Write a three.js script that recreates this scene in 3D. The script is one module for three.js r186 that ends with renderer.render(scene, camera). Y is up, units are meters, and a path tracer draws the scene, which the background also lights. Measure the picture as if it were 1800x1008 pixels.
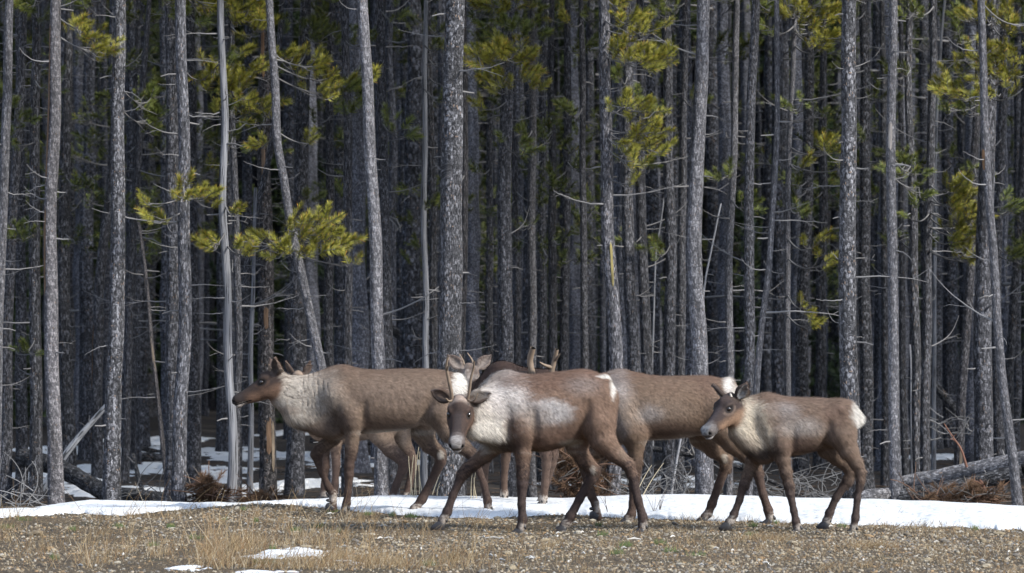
import * as THREE from 'three';
import { mergeGeometries } from 'three/addons/utils/BufferGeometryUtils.js';
import { ImprovedNoise } from 'three/addons/math/ImprovedNoise.js';

// ---------------------------------------------------------------- camera, sky, sun, exposure
const scene = new THREE.Scene();
const F = 6200, HORIZON = 600, EYE = 1.35;            // focal length and horizon in photo pixels, eye height in metres
const camera = new THREE.PerspectiveCamera(2 * Math.atan(504 / F) * 180 / Math.PI, 1800 / 1008, 0.5, 900);
camera.position.set(0, EYE, 0);
camera.lookAt(0, EYE, -10);
camera.setViewOffset(1800, 1008, 0, -(HORIZON - 504), 1800, 1008);
camera.focus = 26.4; camera.userData.fStop = 4.8;
scene.add(camera);
const renderer = new THREE.WebGLRenderer({ antialias: true });
renderer.toneMapping = THREE.LinearToneMapping;
renderer.toneMappingExposure = 1.2;
renderer.shadowMap.enabled = true;

const SUN = new THREE.Vector3(0.74, 0.56, 0.5).normalize();
{ // a bright overcast sky, a little brighter towards the veiled sun and overhead
  const W = 128, H = 64, d = new Float32Array(W * H * 4), v = new THREE.Vector3();
  for (let j = 0; j < H; j++) for (let i = 0; i < W; i++) {
    const el = ((j + 0.5) / H - 0.5) * Math.PI, az = ((i + 0.5) / W - 0.5) * 2 * Math.PI;
    v.set(Math.cos(el) * Math.cos(az), Math.sin(el), Math.cos(el) * Math.sin(az));
    const up = Math.max(0, v.y), c = Math.max(0, v.dot(SUN));
    let L = 0.66 + 0.14 * up + 0.5 * Math.pow(c, 6);
    let r = 0.78, g = 0.96, b = 1.3;
    if (v.y < 0) { L = 0.3; r = 1.0; g = 0.95; b = 0.9; }
    const k = (j * W + i) * 4;
    d[k] = L * r; d[k + 1] = L * g; d[k + 2] = L * b; d[k + 3] = 1;
  }
  const sky = new THREE.DataTexture(d, W, H, THREE.RGBAFormat, THREE.FloatType);
  sky.mapping = THREE.EquirectangularReflectionMapping; sky.magFilter = THREE.LinearFilter; sky.needsUpdate = true;
  scene.background = sky; scene.environment = sky;
}
const sun = new THREE.DirectionalLight(new THREE.Color(1, 0.96, 0.89), 5);
sun.position.copy(SUN).multiplyScalar(80).add(new THREE.Vector3(0, 0, -30)); sun.target.position.set(0, 0, -30);
sun.castShadow = true; sun.shadow.radius = 18; sun.shadow.mapSize.set(2048, 2048);
Object.assign(sun.shadow.camera, { left: -40, right: 40, top: 40, bottom: -40, near: 1, far: 200 });
scene.add(sun, sun.target);

// ---------------------------------------------------------------- helpers
const V = (x, y, z) => new THREE.Vector3(x, y, z);
function rng(seed) { let a = seed >>> 0; return () => { a = (a + 0x6D2B79F5) | 0; let t = Math.imul(a ^ (a >>> 15), 1 | a); t = (t + Math.imul(t ^ (t >>> 7), 61 | t)) ^ t; return ((t ^ (t >>> 14)) >>> 0) / 4294967296; }; }
const PN = new ImprovedNoise();
const noise = (x, y, z = 0) => PN.noise(x + 37.3, y + 11.7, z + 5.1);
const fbm = (x, y, z = 0, o = 4) => { let s = 0, a = 0.5; for (let i = 0; i < o; i++) { s += a * noise(x, y, z + i * 9.3); x *= 2.03; y *= 2.03; z *= 2.03; a *= 0.5; } return s; };
const clamp = (x, a = 0, b = 1) => Math.min(b, Math.max(a, x));
const lerp = (a, b, t) => a + (b - a) * t;
const sstep = (a, b, x) => { const t = clamp((x - a) / (b - a)); return t * t * (3 - 2 * t); };
const table = (t, x) => { if (x <= t[0][0]) return t[0][1]; for (let i = 1; i < t.length; i++) if (x <= t[i][0]) return lerp(t[i - 1][1], t[i][1], (x - t[i - 1][0]) / (t[i][0] - t[i - 1][0])); return t[t.length - 1][1]; };
const at = (px, py, D) => V((px - 900) / F * D, EYE + (HORIZON - py) / F * D, -D);   // a point of the photograph at distance D
const taken = {};
function numbered(n) { const k = taken[n] = (taken[n] ?? -1) + 1; return k ? `${n}_${String(k).padStart(3, '0')}` : n; }
function tag(o, label, category, group, kind) { o.userData.label = label; if (category) o.userData.category = category; if (group) o.userData.group = group; if (kind) o.userData.kind = kind; return o; }
function thing(name, label, category, p, group, kind) { const o = new THREE.Group(); o.name = numbered(name); if (p) o.position.copy(p); tag(o, label, category, group, kind); scene.add(o); return o; }
function mesh(name, geo, mat, parent) { const m = new THREE.Mesh(geo, mat); m.name = name; m.castShadow = m.receiveShadow = true; parent.add(m); return m; }
function geo(pos, idx, nor, col, uv) {
  const g = new THREE.BufferGeometry();
  g.setAttribute('position', new THREE.BufferAttribute(pos instanceof Float32Array ? pos : new Float32Array(pos), 3));
  if (uv) g.setAttribute('uv', new THREE.BufferAttribute(new Float32Array(uv), 2));
  if (col) g.setAttribute('color', new THREE.BufferAttribute(new Float32Array(col), 3));
  if (idx) g.setIndex(new THREE.BufferAttribute(new Uint32Array(idx), 1));
  if (nor) g.setAttribute('normal', new THREE.BufferAttribute(new Float32Array(nor), 3)); else g.computeVertexNormals();
  return g;
}
// a soup of tubes and blades with vertex colours
class Soup {
  constructor() { this.p = []; this.i = []; this.n = []; this.c = []; this.u = []; }
  tube(pts, rad, seg = 6, col = [1, 1, 1], rough = 0) {
    const N = pts.length, b = this.p.length / 3; let len = 0, prev = null;
    for (let k = 0; k < N; k++) {
      const t = V().subVectors(pts[Math.min(N - 1, k + 1)], pts[Math.max(0, k - 1)]).normalize();
      if (!prev) prev = Math.abs(t.y) < 0.9 ? V(0, 1, 0) : V(0, 0, 1);
      const s = V().crossVectors(t, prev).normalize(), w = V().crossVectors(s, t); prev = w.clone();
      if (k) len += pts[k].distanceTo(pts[k - 1]);
      const r0 = Array.isArray(rad) ? rad[k] : rad(k / (N - 1));
      for (let a = 0; a <= seg; a++) {
        const th = a / seg * 2 * Math.PI, c = Math.cos(th), sn = Math.sin(th);
        const r = r0 * (rough ? 1 + rough * noise(pts[k].x * 9 + c * 2, pts[k].y * 9 + sn * 2, pts[k].z * 9) : 1);
        this.p.push(pts[k].x + (s.x * c + w.x * sn) * r, pts[k].y + (s.y * c + w.y * sn) * r, pts[k].z + (s.z * c + w.z * sn) * r);
        this.n.push(s.x * c + w.x * sn, s.y * c + w.y * sn, s.z * c + w.z * sn);
        const cc = typeof col === 'function' ? col(k / (N - 1), th) : col; this.c.push(cc[0], cc[1], cc[2]);
        this.u.push(a / seg * Math.max(0.25, Math.round(2 * Math.PI * r0 / 0.25) * 0.25), len);
      }
    }
    for (let k = 0; k < N - 1; k++) for (let a = 0; a < seg; a++) { const q = b + k * (seg + 1) + a; this.i.push(q, q + seg + 1, q + 1, q + 1, q + seg + 1, q + seg + 2); }
    for (const e of [0, N - 1]) { // end caps
      const o = b + e * (seg + 1), m = this.p.length / 3, cc = typeof col === 'function' ? col(e ? 1 : 0, 0) : col, d = V().subVectors(pts[e], pts[e ? N - 2 : 1]).normalize();
      this.p.push(pts[e].x, pts[e].y, pts[e].z); this.n.push(d.x, d.y, d.z); this.c.push(cc[0], cc[1], cc[2]); this.u.push(0, len);
      for (let a = 0; a < seg; a++) e ? this.i.push(m, o + a, o + a + 1) : this.i.push(m, o + a + 1, o + a);
    }
    return this;
  }
  blade(p, d, len, w, c0, c1, n) { // one narrow triangle from p along d
    const s = V().crossVectors(d, n ?? V(0.3, 0.5, 0.8)).normalize().multiplyScalar(w / 2), b = this.p.length / 3, nn = n ?? V().crossVectors(s, d).normalize();
    this.p.push(p.x - s.x, p.y - s.y, p.z - s.z, p.x + s.x, p.y + s.y, p.z + s.z, p.x + d.x * len, p.y + d.y * len, p.z + d.z * len);
    for (let k = 0; k < 3; k++) { this.n.push(nn.x, nn.y, nn.z); this.u.push(0, k); }
    this.c.push(...c0, ...c0, ...c1); this.i.push(b, b + 1, b + 2);
  }
  add(g, m) { // append a geometry moved by a matrix
    const b = this.p.length / 3, P = g.attributes.position, N = g.attributes.normal, C = g.attributes.color, U = g.attributes.uv, v = V(), nm = new THREE.Matrix3().getNormalMatrix(m);
    for (let k = 0; k < P.count; k++) {
      v.fromBufferAttribute(P, k).applyMatrix4(m); this.p.push(v.x, v.y, v.z);
      v.fromBufferAttribute(N, k).applyMatrix3(nm).normalize(); this.n.push(v.x, v.y, v.z);
      C ? this.c.push(C.getX(k), C.getY(k), C.getZ(k)) : this.c.push(1, 1, 1); U ? this.u.push(U.getX(k), U.getY(k)) : this.u.push(0, 0);
    }
    if (g.index) for (let k = 0; k < g.index.count; k++) this.i.push(b + g.index.getX(k)); else for (let k = 0; k < P.count; k++) this.i.push(b + k);
    return this;
  }
  geo() { return geo(this.p, this.i, this.n, this.c, this.u); }
}
const pose = (p, q, s) => new THREE.Matrix4().compose(p, q ?? new THREE.Quaternion(), typeof s === 'number' ? V(s, s, s) : s ?? V(1, 1, 1));
const toDir = (d) => new THREE.Quaternion().setFromUnitVectors(V(0, 1, 0), d.clone().normalize());

// ---------------------------------------------------------------- textures
function tex(w, h, f, srgb = true, rep = 1) {
  const d = new Uint8Array(w * h * 4);
  for (let j = 0; j < h; j++) for (let i = 0; i < w; i++) {
    const c = f(i / w, j / h), k = (j * w + i) * 4;
    for (let q = 0; q < 3; q++) { const l = clamp(Array.isArray(c) ? c[q] : c); d[k + q] = 255 * (srgb ? (l <= 0.0031308 ? 12.92 * l : 1.055 * Math.pow(l, 1 / 2.4) - 0.055) : l); }
    d[k + 3] = 255;
  }
  const t = new THREE.DataTexture(d, w, h); t.wrapS = t.wrapT = THREE.RepeatWrapping; t.magFilter = THREE.LinearFilter; t.minFilter = THREE.LinearMipmapLinearFilter; t.generateMipmaps = true;
  if (srgb) t.colorSpace = THREE.SRGBColorSpace;
  t.repeat.set(rep, rep); t.needsUpdate = true; return t;
}
const pfbm = (x, y, nx, ny, o, s) => { // fbm that repeats over the unit square
  let r = 0, a = 0.5; for (let k = 0; k < o; k++) { const X = x * nx, Y = y * ny, fx = sstep(0, 1, x), fy = sstep(0, 1, y);
    const n = (dx, dy) => noise(X - dx * nx, Y - dy * ny, s + k * 7.7);
    r += a * lerp(lerp(n(0, 0), n(1, 0), fx), lerp(n(0, 1), n(1, 1), fx), fy) * 1.2; nx *= 2; ny *= 2; a *= 0.5; } return r; };
function cells(nx, ny, seed) { // repeating cellular pattern: [distance to nearest, second, random number of the nearest]
  const R = rng(seed), P = []; for (let k = 0; k < nx * ny; k++) P.push([R(), R(), R()]);
  return (x, y) => { const gx = x * nx, gy = y * ny, ix = Math.floor(gx), iy = Math.floor(gy); let a = 9, b = 9, id = 0;
    for (let j = -1; j <= 1; j++) for (let i = -1; i <= 1; i++) { const q = P[((iy + j + ny) % ny) * nx + (ix + i + nx) % nx], d = Math.hypot(ix + i + q[0] - gx, iy + j + q[1] - gy); if (d < a) { b = a; a = d; id = q[2]; } else if (d < b) b = d; }
    return [a, b, id]; };
}
function bark(seed, nx, ny, dark, light, share, orange) { // 0.5 m round by 1 m high: small lifted flakes, pale ones among dark ones
  const C = cells(nx, ny, seed), C2 = cells(nx * 2, ny * 2, seed + 1), N = 512;
  const H = (u, v) => { const wx = pfbm(u, v, 9, 14, 3, seed) * 0.07, wy = pfbm(u, v, 11, 16, 3, seed + 6) * 0.06, c = C((u + wx + 2) % 1, (v + wy + 2) % 1), c2 = C2((u - wy + 2) % 1, (v + wx + 2) % 1); return [c[1] - c[0], c2[1] - c2[0], c[2], c2[2]]; };
  const map = tex(N, N, (u, v) => { const [e, e2, id, id2] = H(u, v), n = pfbm(u, v, 14, 18, 4, seed + 2), big = pfbm(u, v, 3, 4, 2, seed + 3);
    const flake = sstep(1 - share, 1 - share + 0.25, id + 0.35 * n + 0.4 * big) * sstep(0.02, 0.2, e), fine = sstep(0.45, 0.9, id2 + 0.3 * n) * sstep(0.02, 0.25, e2);
    const fis = pfbm(u, v, 22, 4, 3, seed + 9); const t = 0.1 + 0.5 * Math.min(0, fis + 0.05) + 0.62 * flake * (0.6 + 0.5 * id2) + 0.34 * fine + 0.42 * n, o = orange && id2 > 1 - orange && e2 > 0.12 ? 0.7 : 0;
    return [0, 1, 2].map((q) => lerp(lerp(dark[q], light[q], clamp(t, 0, 1.3)), [0.30, 0.2, 0.13][q], o)); });
  const bump = tex(N, N, (u, v) => { const [e, e2, id, id2] = H(u, v); return clamp(0.5 * sstep(0, 0.3, e) * (0.35 + 0.65 * id) + 0.35 * sstep(0, 0.3, e2) * (0.4 + 0.6 * id2) + 0.2 * pfbm(u, v, 24, 24, 3, seed + 4)); }, false);
  for (const t of [map, bump]) t.repeat.set(2, 1);
  return new THREE.MeshStandardMaterial({ map, bumpMap: bump, bumpScale: 0.022, roughness: 0.92, vertexColors: true });
}
const BARK = {
  scaly: bark(11, 30, 26, [0.03, 0.0305, 0.0345], [0.36, 0.358, 0.38], 0.46, 0.02),
  dark: bark(23, 24, 24, [0.014, 0.0142, 0.016], [0.28, 0.278, 0.29], 0.34, 0.02),
  pale: bark(37, 26, 34, [0.09, 0.089, 0.096], [0.46, 0.45, 0.465], 0.52, 0.015),
};
{ // barkless, weathered grey wood with long cracks
  const f = (u, v) => 0.55 + 1.2 * pfbm(u, v, 32, 3, 3, 51) + 0.9 * pfbm(u, v, 6, 3, 3, 52);
  const map = tex(256, 512, (u, v) => { const t = clamp(f(u, v)); const c = t < 0.3 ? 0.22 : 1; return [0.36 * c * (0.55 + 0.6 * t), 0.365 * c * (0.55 + 0.6 * t), 0.38 * c * (0.55 + 0.6 * t)]; });
  map.repeat.set(2, 1);
  const bump = tex(256, 512, (u, v) => clamp(f(u, v)), false); bump.repeat.set(2, 1);
  BARK.silver = new THREE.MeshStandardMaterial({ map, bumpMap: bump, bumpScale: 0.008, roughness: 0.85, vertexColors: true });
}
const MAT = {
  twig: new THREE.MeshStandardMaterial({ color: new THREE.Color(0.2, 0.197, 0.197), roughness: 0.9, vertexColors: true }),
  needle: new THREE.MeshStandardMaterial({ color: new THREE.Color(1, 1, 1), roughness: 0.6, vertexColors: true, side: THREE.DoubleSide }),
  strand: new THREE.MeshStandardMaterial({ roughness: 0.85, vertexColors: true, side: THREE.DoubleSide }),
  stone: new THREE.MeshStandardMaterial({ roughness: 0.85, vertexColors: true }),
  scar: new THREE.MeshStandardMaterial({ roughness: 0.85, vertexColors: true }),
};
// ---------------------------------------------------------------- ground and snow
const EDGE = [[-400, 913], [0, 913], [70, 908], [150, 905], [200, 909], [300, 900], [380, 893], [430, 890], [500, 890], [560, 892], [620, 900], [700, 906], [800, 910], [860, 913], [1000, 905], [1100, 913], [1300, 917], [1400, 922], [1560, 925], [1700, 930], [1800, 934], [2300, 940]];
const CREST = [[-400, 899], [0, 899], [60, 894], [110, 886], [160, 881], [260, 883], [330, 885], [430, 886], [520, 880], [600, 876], [700, 872], [800, 873], [900, 876], [1000, 877], [1100, 871], [1200, 870], [1300, 873], [1400, 876], [1560, 880], [1680, 885], [1800, 892], [2300, 900]];
function ground(x, z) {
  const D = -z;
  let y = -0.3 * sstep(27.5, 36, D) - 0.05 * sstep(12, 0, D);
  if (D > 120) y += 22 * Math.pow((D - 120) / 130, 1.5);
  const near = sstep(34, 27, D), mid = sstep(28, 36, D) * sstep(130, 90, D);
  y += near * (0.028 * fbm(x * 0.8, z * 0.8, 1, 3) + 0.014 * fbm(x * 6, z * 6, 2, 3));
  y += mid * 0.16 * fbm(x * 0.5, z * 0.5, 3, 4);
  const px = 900 + x / D * F; // the low crest of gravel at the left and the first animals' feet
  if (D > 24 && D < 32) y += 0.035 * Math.exp(-Math.pow((px - 470) / 90, 2)) * Math.exp(-Math.pow((D - 28.4) / 0.9, 2));
  return y;
}
{
  const zs = []; for (let z = 30; z > -17; z -= 3) zs.push(z);
  for (let z = -17; z > -32; z -= 0.045) zs.push(z); for (let z = -32; z > -70; z -= 0.3) zs.push(z); for (let z = -70; z >= -330; z -= 5) zs.push(z);
  const xs = []; for (let x = -170; x < -12; x += 8) xs.push(x); for (let x = -12; x < -4.2; x += 0.4) xs.push(x); for (let x = -4.2; x < 4.2; x += 0.045) xs.push(x); for (let x = 4.2; x < 12; x += 0.4) xs.push(x); for (let x = 12; x <= 170; x += 8) xs.push(x);
  const p = [], c = [], u = [], idx = [], nx = xs.length;
  for (const z of zs) for (const x of xs) {
    const D = -z, px = 900 + x / Math.max(D, 1) * F;
    p.push(x, ground(x, z), z); u.push(x, z);
    // gravel and dry dirt in front, dark needle litter in the wood: the change follows the ragged edge of the open strip
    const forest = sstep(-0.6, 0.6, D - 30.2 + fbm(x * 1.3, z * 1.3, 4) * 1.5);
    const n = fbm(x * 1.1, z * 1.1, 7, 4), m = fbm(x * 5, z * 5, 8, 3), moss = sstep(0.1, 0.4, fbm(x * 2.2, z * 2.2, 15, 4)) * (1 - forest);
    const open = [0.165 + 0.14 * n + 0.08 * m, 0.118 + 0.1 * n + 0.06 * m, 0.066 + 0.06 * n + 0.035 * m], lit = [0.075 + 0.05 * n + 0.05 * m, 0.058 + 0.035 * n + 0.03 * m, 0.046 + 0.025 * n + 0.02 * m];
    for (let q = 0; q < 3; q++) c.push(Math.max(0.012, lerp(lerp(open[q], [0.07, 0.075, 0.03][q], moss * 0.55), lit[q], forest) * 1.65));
  }
  for (let j = 0; j < zs.length - 1; j++) for (let i = 0; i < nx - 1; i++) { const a = j * nx + i; idx.push(a, a + 1, a + nx, a + 1, a + nx + 1, a + nx); }
  const C = cells(40, 40, 5), C2 = cells(90, 90, 6);
  const map = tex(1024, 1024, (x, y) => { const a = C(x, y), b = C2(x, y), n = pfbm(x, y, 16, 16, 4, 3); let t = 0.38 + 0.5 * n; let w = 0;
    if (b[2] > 0.55 && b[0] < 0.42) { t = 0.5 + 0.75 * b[2] * (1 - b[0]); w = 0.7; } if (a[2] > 0.72 && a[0] < 0.36) { t = 0.55 + 0.6 * (a[2] - 0.5); w = 1; }
    return [t * lerp(0.5, 0.62, w), t * lerp(0.5, 0.585, w), t * lerp(0.5, 0.53, w)]; });
  const bump = tex(1024, 1024, (x, y) => { const a = C(x, y), b = C2(x, y); let h = 0.3 + 0.3 * pfbm(x, y, 24, 24, 3, 4); if (b[2] > 0.55 && b[0] < 0.42) h += 0.3 * Math.sqrt(1 - b[0] / 0.42); if (a[2] > 0.72 && a[0] < 0.36) h += 0.55 * Math.sqrt(1 - a[0] / 0.36); return clamp(h); }, false);
  map.repeat.set(0.7, 0.7); bump.repeat.set(0.7, 0.7);
  const g = mesh('ground', geo(p, idx, null, c, u), new THREE.MeshStandardMaterial({ map, bumpMap: bump, bumpScale: 0.02, roughness: 0.95, vertexColors: true }), scene);
  tag(g, 'stony brown ground running from the gravel verge into the wood', null, null, 'structure');
  // stones lying on it: the largest each a piece, the rest one mass
  const R = rng(77), shapes = [];
  for (let k = 0; k < 7; k++) {
    const s = new THREE.IcosahedronGeometry(1, 2), P = s.attributes.position, v = V(), col = [];
    for (let i = 0; i < P.count; i++) { v.fromBufferAttribute(P, i); const f = 1 + 0.32 * noise(v.x * 1.1 + k * 9, v.y * 1.1, v.z * 1.1) + 0.12 * noise(v.x * 3, v.y * 3 + k * 5, v.z * 3); P.setXYZ(i, v.x * f, v.y * f * 0.62, v.z * f * 0.8); const t = 0.85 + 0.4 * noise(v.x * 3 + k, v.y * 3, v.z * 3); col.push(t, t, t * 0.97); }
    s.setAttribute('color', new THREE.Float32BufferAttribute(col, 3)); s.computeVertexNormals(); shapes.push(s);
  }
  const tones = [[0.36, 0.295, 0.2], [0.28, 0.22, 0.145], [0.41, 0.35, 0.26], [0.23, 0.19, 0.14], [0.34, 0.23, 0.125], [0.2, 0.185, 0.17], [0.46, 0.42, 0.35]];
  const mats = tones.map((t) => { const m = MAT.stone.clone(); m.color.setRGB(t[0] * 0.85, t[1] * 0.83, t[2] * 0.8); return m; });
  const spot = (m = 40) => { for (;;) { const D = 19.9 + 9.2 * Math.pow(R(), 0.8), px = -m + (1800 + 2 * m) * R(), x = (px - 900) / F * D, e = table(EDGE, px); if (D > 8370 / (e - 600) + 0.12) continue;
    if (fbm(x * 0.9, D * 0.9, 21, 3) + 0.36 + 0.14 * (px - 900) / 900 < R() * 0.7) continue; return V(x, ground(x, -D), -D); } };
  for (let k = 0; k < 300; k++) {
    const s = mesh('stone', shapes[k % 7], mats[Math.floor(R() * 7)], g), r = 0.012 + 0.02 * Math.pow(R(), 2.6) + (k < 6 ? 0.022 : 0); s.position.copy(spot()); s.position.y += r * 0.18;
    s.rotation.set(R() * 0.5 - 0.25, R() * 6.3, R() * 0.5 - 0.25); s.scale.set(r * (1 + 0.5 * R()), r * 0.9, r);
  }
  const small = new THREE.IcosahedronGeometry(1, 1); { const P = small.attributes.position, v = V(); for (let i = 0; i < P.count; i++) { v.fromBufferAttribute(P, i); const f = 1 + 0.35 * noise(v.x * 1.3, v.y * 1.3, v.z * 1.3); P.setXYZ(i, v.x * f, v.y * f * 0.65, v.z * f * 0.8); } small.computeVertexNormals(); }
  const N = 27000, inst = new THREE.InstancedMesh(small, new THREE.MeshStandardMaterial({ roughness: 0.88 }), N); inst.name = 'gravel'; inst.castShadow = inst.receiveShadow = true;
  const e = new THREE.Euler(), q = new THREE.Quaternion(), col = new THREE.Color();
  for (let k = 0; k < N; k++) { const r = 0.003 + 0.009 * Math.pow(R(), 2), o = spot(260); o.y += r * 0.2; e.set(R() * 6, R() * 6, R() * 0.6); inst.setMatrixAt(k, pose(o, q.setFromEuler(e), V(r * (1 + R() * 0.6), r, r))); const t = tones[Math.floor(R() * 7)], b = 0.5 + 0.5 * R(); inst.setColorAt(k, col.setRGB(t[0] * b, t[1] * b, t[2] * b)); }
  scene.add(tag(inst, 'small pale gravel scattered over the bare verge in front', 'gravel', null, 'stuff'));
}
const snowTex = tex(256, 256, (x, y) => { const t = 0.72 + 0.07 * pfbm(x, y, 12, 12, 3, 9) + 0.05 * pfbm(x, y, 60, 60, 2, 10); return [t * 0.985, t * 0.995, t]; });
const snowBump = tex(256, 256, (x, y) => 0.5 + 0.5 * pfbm(x, y, 8, 8, 5, 12), false);
const SNOW = new THREE.MeshStandardMaterial({ map: snowTex, bumpMap: snowBump, bumpScale: 0.03, roughness: 0.7 });
const SNOWTOP = [];
{ // the long strip of snow between the verge and the trees
  const p = [], u = [], idx = [], NX = 900, NV = 64;
  for (let i = 0; i <= NX; i++) {
    const px = -300 + 2400 * i / NX, f = 8370 / (table(EDGE, px) - 600) , cr = table(CREST, px);
    for (let j = 0; j <= NV; j++) {
      const v = j / NV, Dc = Math.max(f + 0.7, table([[0, 28.6], [300, 29.6], [1500, 29.9], [1800, 28.9]], px));
      const ragged = 0.26 * fbm(px * 0.02, 3, 0, 4) + 0.06 * noise(px * 0.11, 8) + 0.05 * noise(px * 0.27, 5), D = v < 0.7 ? lerp(f + ragged, Dc, v / 0.7) : lerp(Dc, Dc + 1.3, (v - 0.7) / 0.3), x = (px - 900) / F * D;
      const yc = EYE + (600 - cr) / F * Dc, g = ground(x, -D); let y;
      if (v < 0.7) { const t = v / 0.7; y = lerp(ground(x, -(f + ragged)) - 0.02, yc, t); y = Math.max(y, g + 0.004) + 0.05 * Math.sqrt(Math.min(1, t * 5)) * (1 - t) * (1 + 1.2 * fbm(px * 0.01, 1)); y += (1 - Math.abs(2 * t - 1)) * (0.035 * fbm(x * 1.4, D * 2, 5, 3) + 0.02 * fbm(x * 5, D * 3, 6, 3)); y += t * 0.016 * fbm(x * 3, 2, 4, 4); y -= 0.05 * Math.max(0, noise(x * 3.4, D * 3.4, 9) - 0.3) + 0.012 * Math.max(0, fbm(x * 14, D * 9, 3, 2)); y = Math.max(y, g - 0.03); }
      else { const t = (v - 0.7) / 0.3; y = lerp(yc + 0.016 * fbm(x * 3, 2, 4, 4), g - 0.05, t * t); }
      p.push(x, y, -D); u.push(x, -D); if (v > 0.03 && v < 0.75) SNOWTOP.push([x, y, -D]);
    }
  }
  for (let i = 0; i < NX; i++) for (let j = 0; j < NV; j++) { const a = i * (NV + 1) + j; idx.push(a, a + NV + 1, a + 1, a + 1, a + NV + 1, a + NV + 2); }
  tag(mesh('snow_bank', geo(p, idx, null, null, u), SNOW, scene), 'long low strip of old snow along the edge of the wood', null, null, 'structure');
}
function snowPatch(px, py, D, w, dpt, th, seed, label, holes = 0) { // a thin lumpy sheet with a ragged outline, w and dpt in metres
  const c = at(px, py, D), p = [], u = [], idx = [], NA = 90, NR = 14;
  for (let i = 0; i <= NA; i++) { const a = i / NA * 2 * Math.PI, e = 1 + 0.55 * fbm(Math.cos(a) * 1.8 + seed, Math.sin(a) * 1.8, seed, 4) + 0.2 * noise(Math.cos(a) * 9, Math.sin(a) * 9, seed);
    for (let j = 0; j <= NR; j++) { const r = j / NR, x = c.x + Math.cos(a) * r * e * w / 2, z = -D + Math.sin(a) * r * e * dpt / 2; const h = th * Math.sqrt(Math.max(0, 1 - r * r)) * (1 + 0.8 * fbm(x * 4, z * 4, seed, 3)) - 0.015 - holes * Math.max(0, fbm(x * 6, z * 4, seed + 3, 3)) ; p.push(x, ground(x, z) + h, z); u.push(x, z); } }
  for (let i = 0; i < NA; i++) for (let j = 0; j < NR; j++) { const a = i * (NR + 1) + j; idx.push(a, a + NR + 1, a + 1, a + 1, a + NR + 1, a + NR + 2); }
  tag(mesh(numbered('snow_patch'), geo(p, idx, null, null, u), SNOW, scene), label, null, null, 'structure');
}
snowPatch(510, 977, 22.3, 0.62, 1.6, 0.034, 3.1, 'thin melting snow patch among dry grass on the verge', 0.1);
snowPatch(325, 1001, 20.9, 0.3, 0.5, 0.03, 5.7, 'small snow scrap at the bottom edge of the verge', 0.1);
snowPatch(620, 993, 21.3, 0.22, 0.5, 0.03, 8.2, 'thin snow scrap beside the larger melting patch', 0.12);
snowPatch(460, 1006, 20.6, 0.4, 0.35, 0.03, 9.2, 'flat snow scrap below the melting patch', 0.1);
{
  const S = [[270, 865, 38.5, 2.6, 2.2], [285, 830, 45, 2.6, 3.5], [130, 845, 41, 1.2, 3], [300, 800, 52, 3, 4], [215, 795, 54, 1.6, 3], [545, 805, 50, 3, 4], [530, 850, 40, 1.6, 2], [560, 770, 62, 2.4, 4], [640, 820, 47, 1.6, 2.4], [800, 800, 51, 1.6, 3], [25, 840, 43, 1.3, 3], [1250, 855, 40, 1, 1.4], [1195, 850, 41, 0.9, 1.5], [1445, 872, 35.5, 0.55, 0.9], [1250, 815, 48, 1.3, 2], [260, 780, 58, 2, 4], [360, 840, 43, 0.9, 2.5], [350, 800, 52, 1.4, 3], [150, 800, 54, 1.2, 3], [1030, 845, 41, 1.4, 2], [1640, 800, 50, 2.0, 2], [90, 800, 52, 1, 2]];
  S.forEach(([px, py, D, w, d], k) => snowPatch(px, py, D, w * (px < 700 ? 1.1 : 0.8), d * (px < 700 ? 1 : 0.75), 0.06, 20 + k * 1.7, 'patch of old snow left on the shaded forest floor', 0.36));
}
// ---------------------------------------------------------------- branches, needles, crowns
function shootGeo(seed, n, len, nl, w) { // a bottlebrush of needles along +y
  const R = rng(seed), s = new Soup();
  for (let k = 0; k < n; k++) {
    const t = Math.pow(R(), 0.85), a = R() * 6.283, open = lerp(1.15, 0.4, t * t) + (R() - 0.5) * 0.4, d = V(Math.cos(a) * Math.sin(open), Math.cos(open), Math.sin(a) * Math.sin(open));
    const m = 0.75 + 0.5 * R(), y = R() < 0.05 ? 1.7 : 1;
    s.blade(V(0, t * len, 0), d, nl * (0.7 + 0.5 * R()), w, [0.09 * m * y, 0.1 * m, 0.012 * m], [0.44 * m * y, 0.405 * m, 0.055 * m]);
  }
  return s;
}
const SHOOTS = [1, 2, 3, 4, 9, 10].map((k) => shootGeo(k, 120, 0.115, 0.056, 0.0046).geo());
const SHOOTS_FAR = [5, 6].map((k) => shootGeo(k, 46, 0.15, 0.06, 0.011).geo());
const SHOOTS_CROWN = [7, 8].map((k) => shootGeo(k, 22, 0.26, 0.13, 0.03).geo());
const barkCol = (R, b = 1) => { const t = (0.7 + 0.4 * R()) * b; return [t, t * 0.98, t * 0.97]; };
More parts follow.
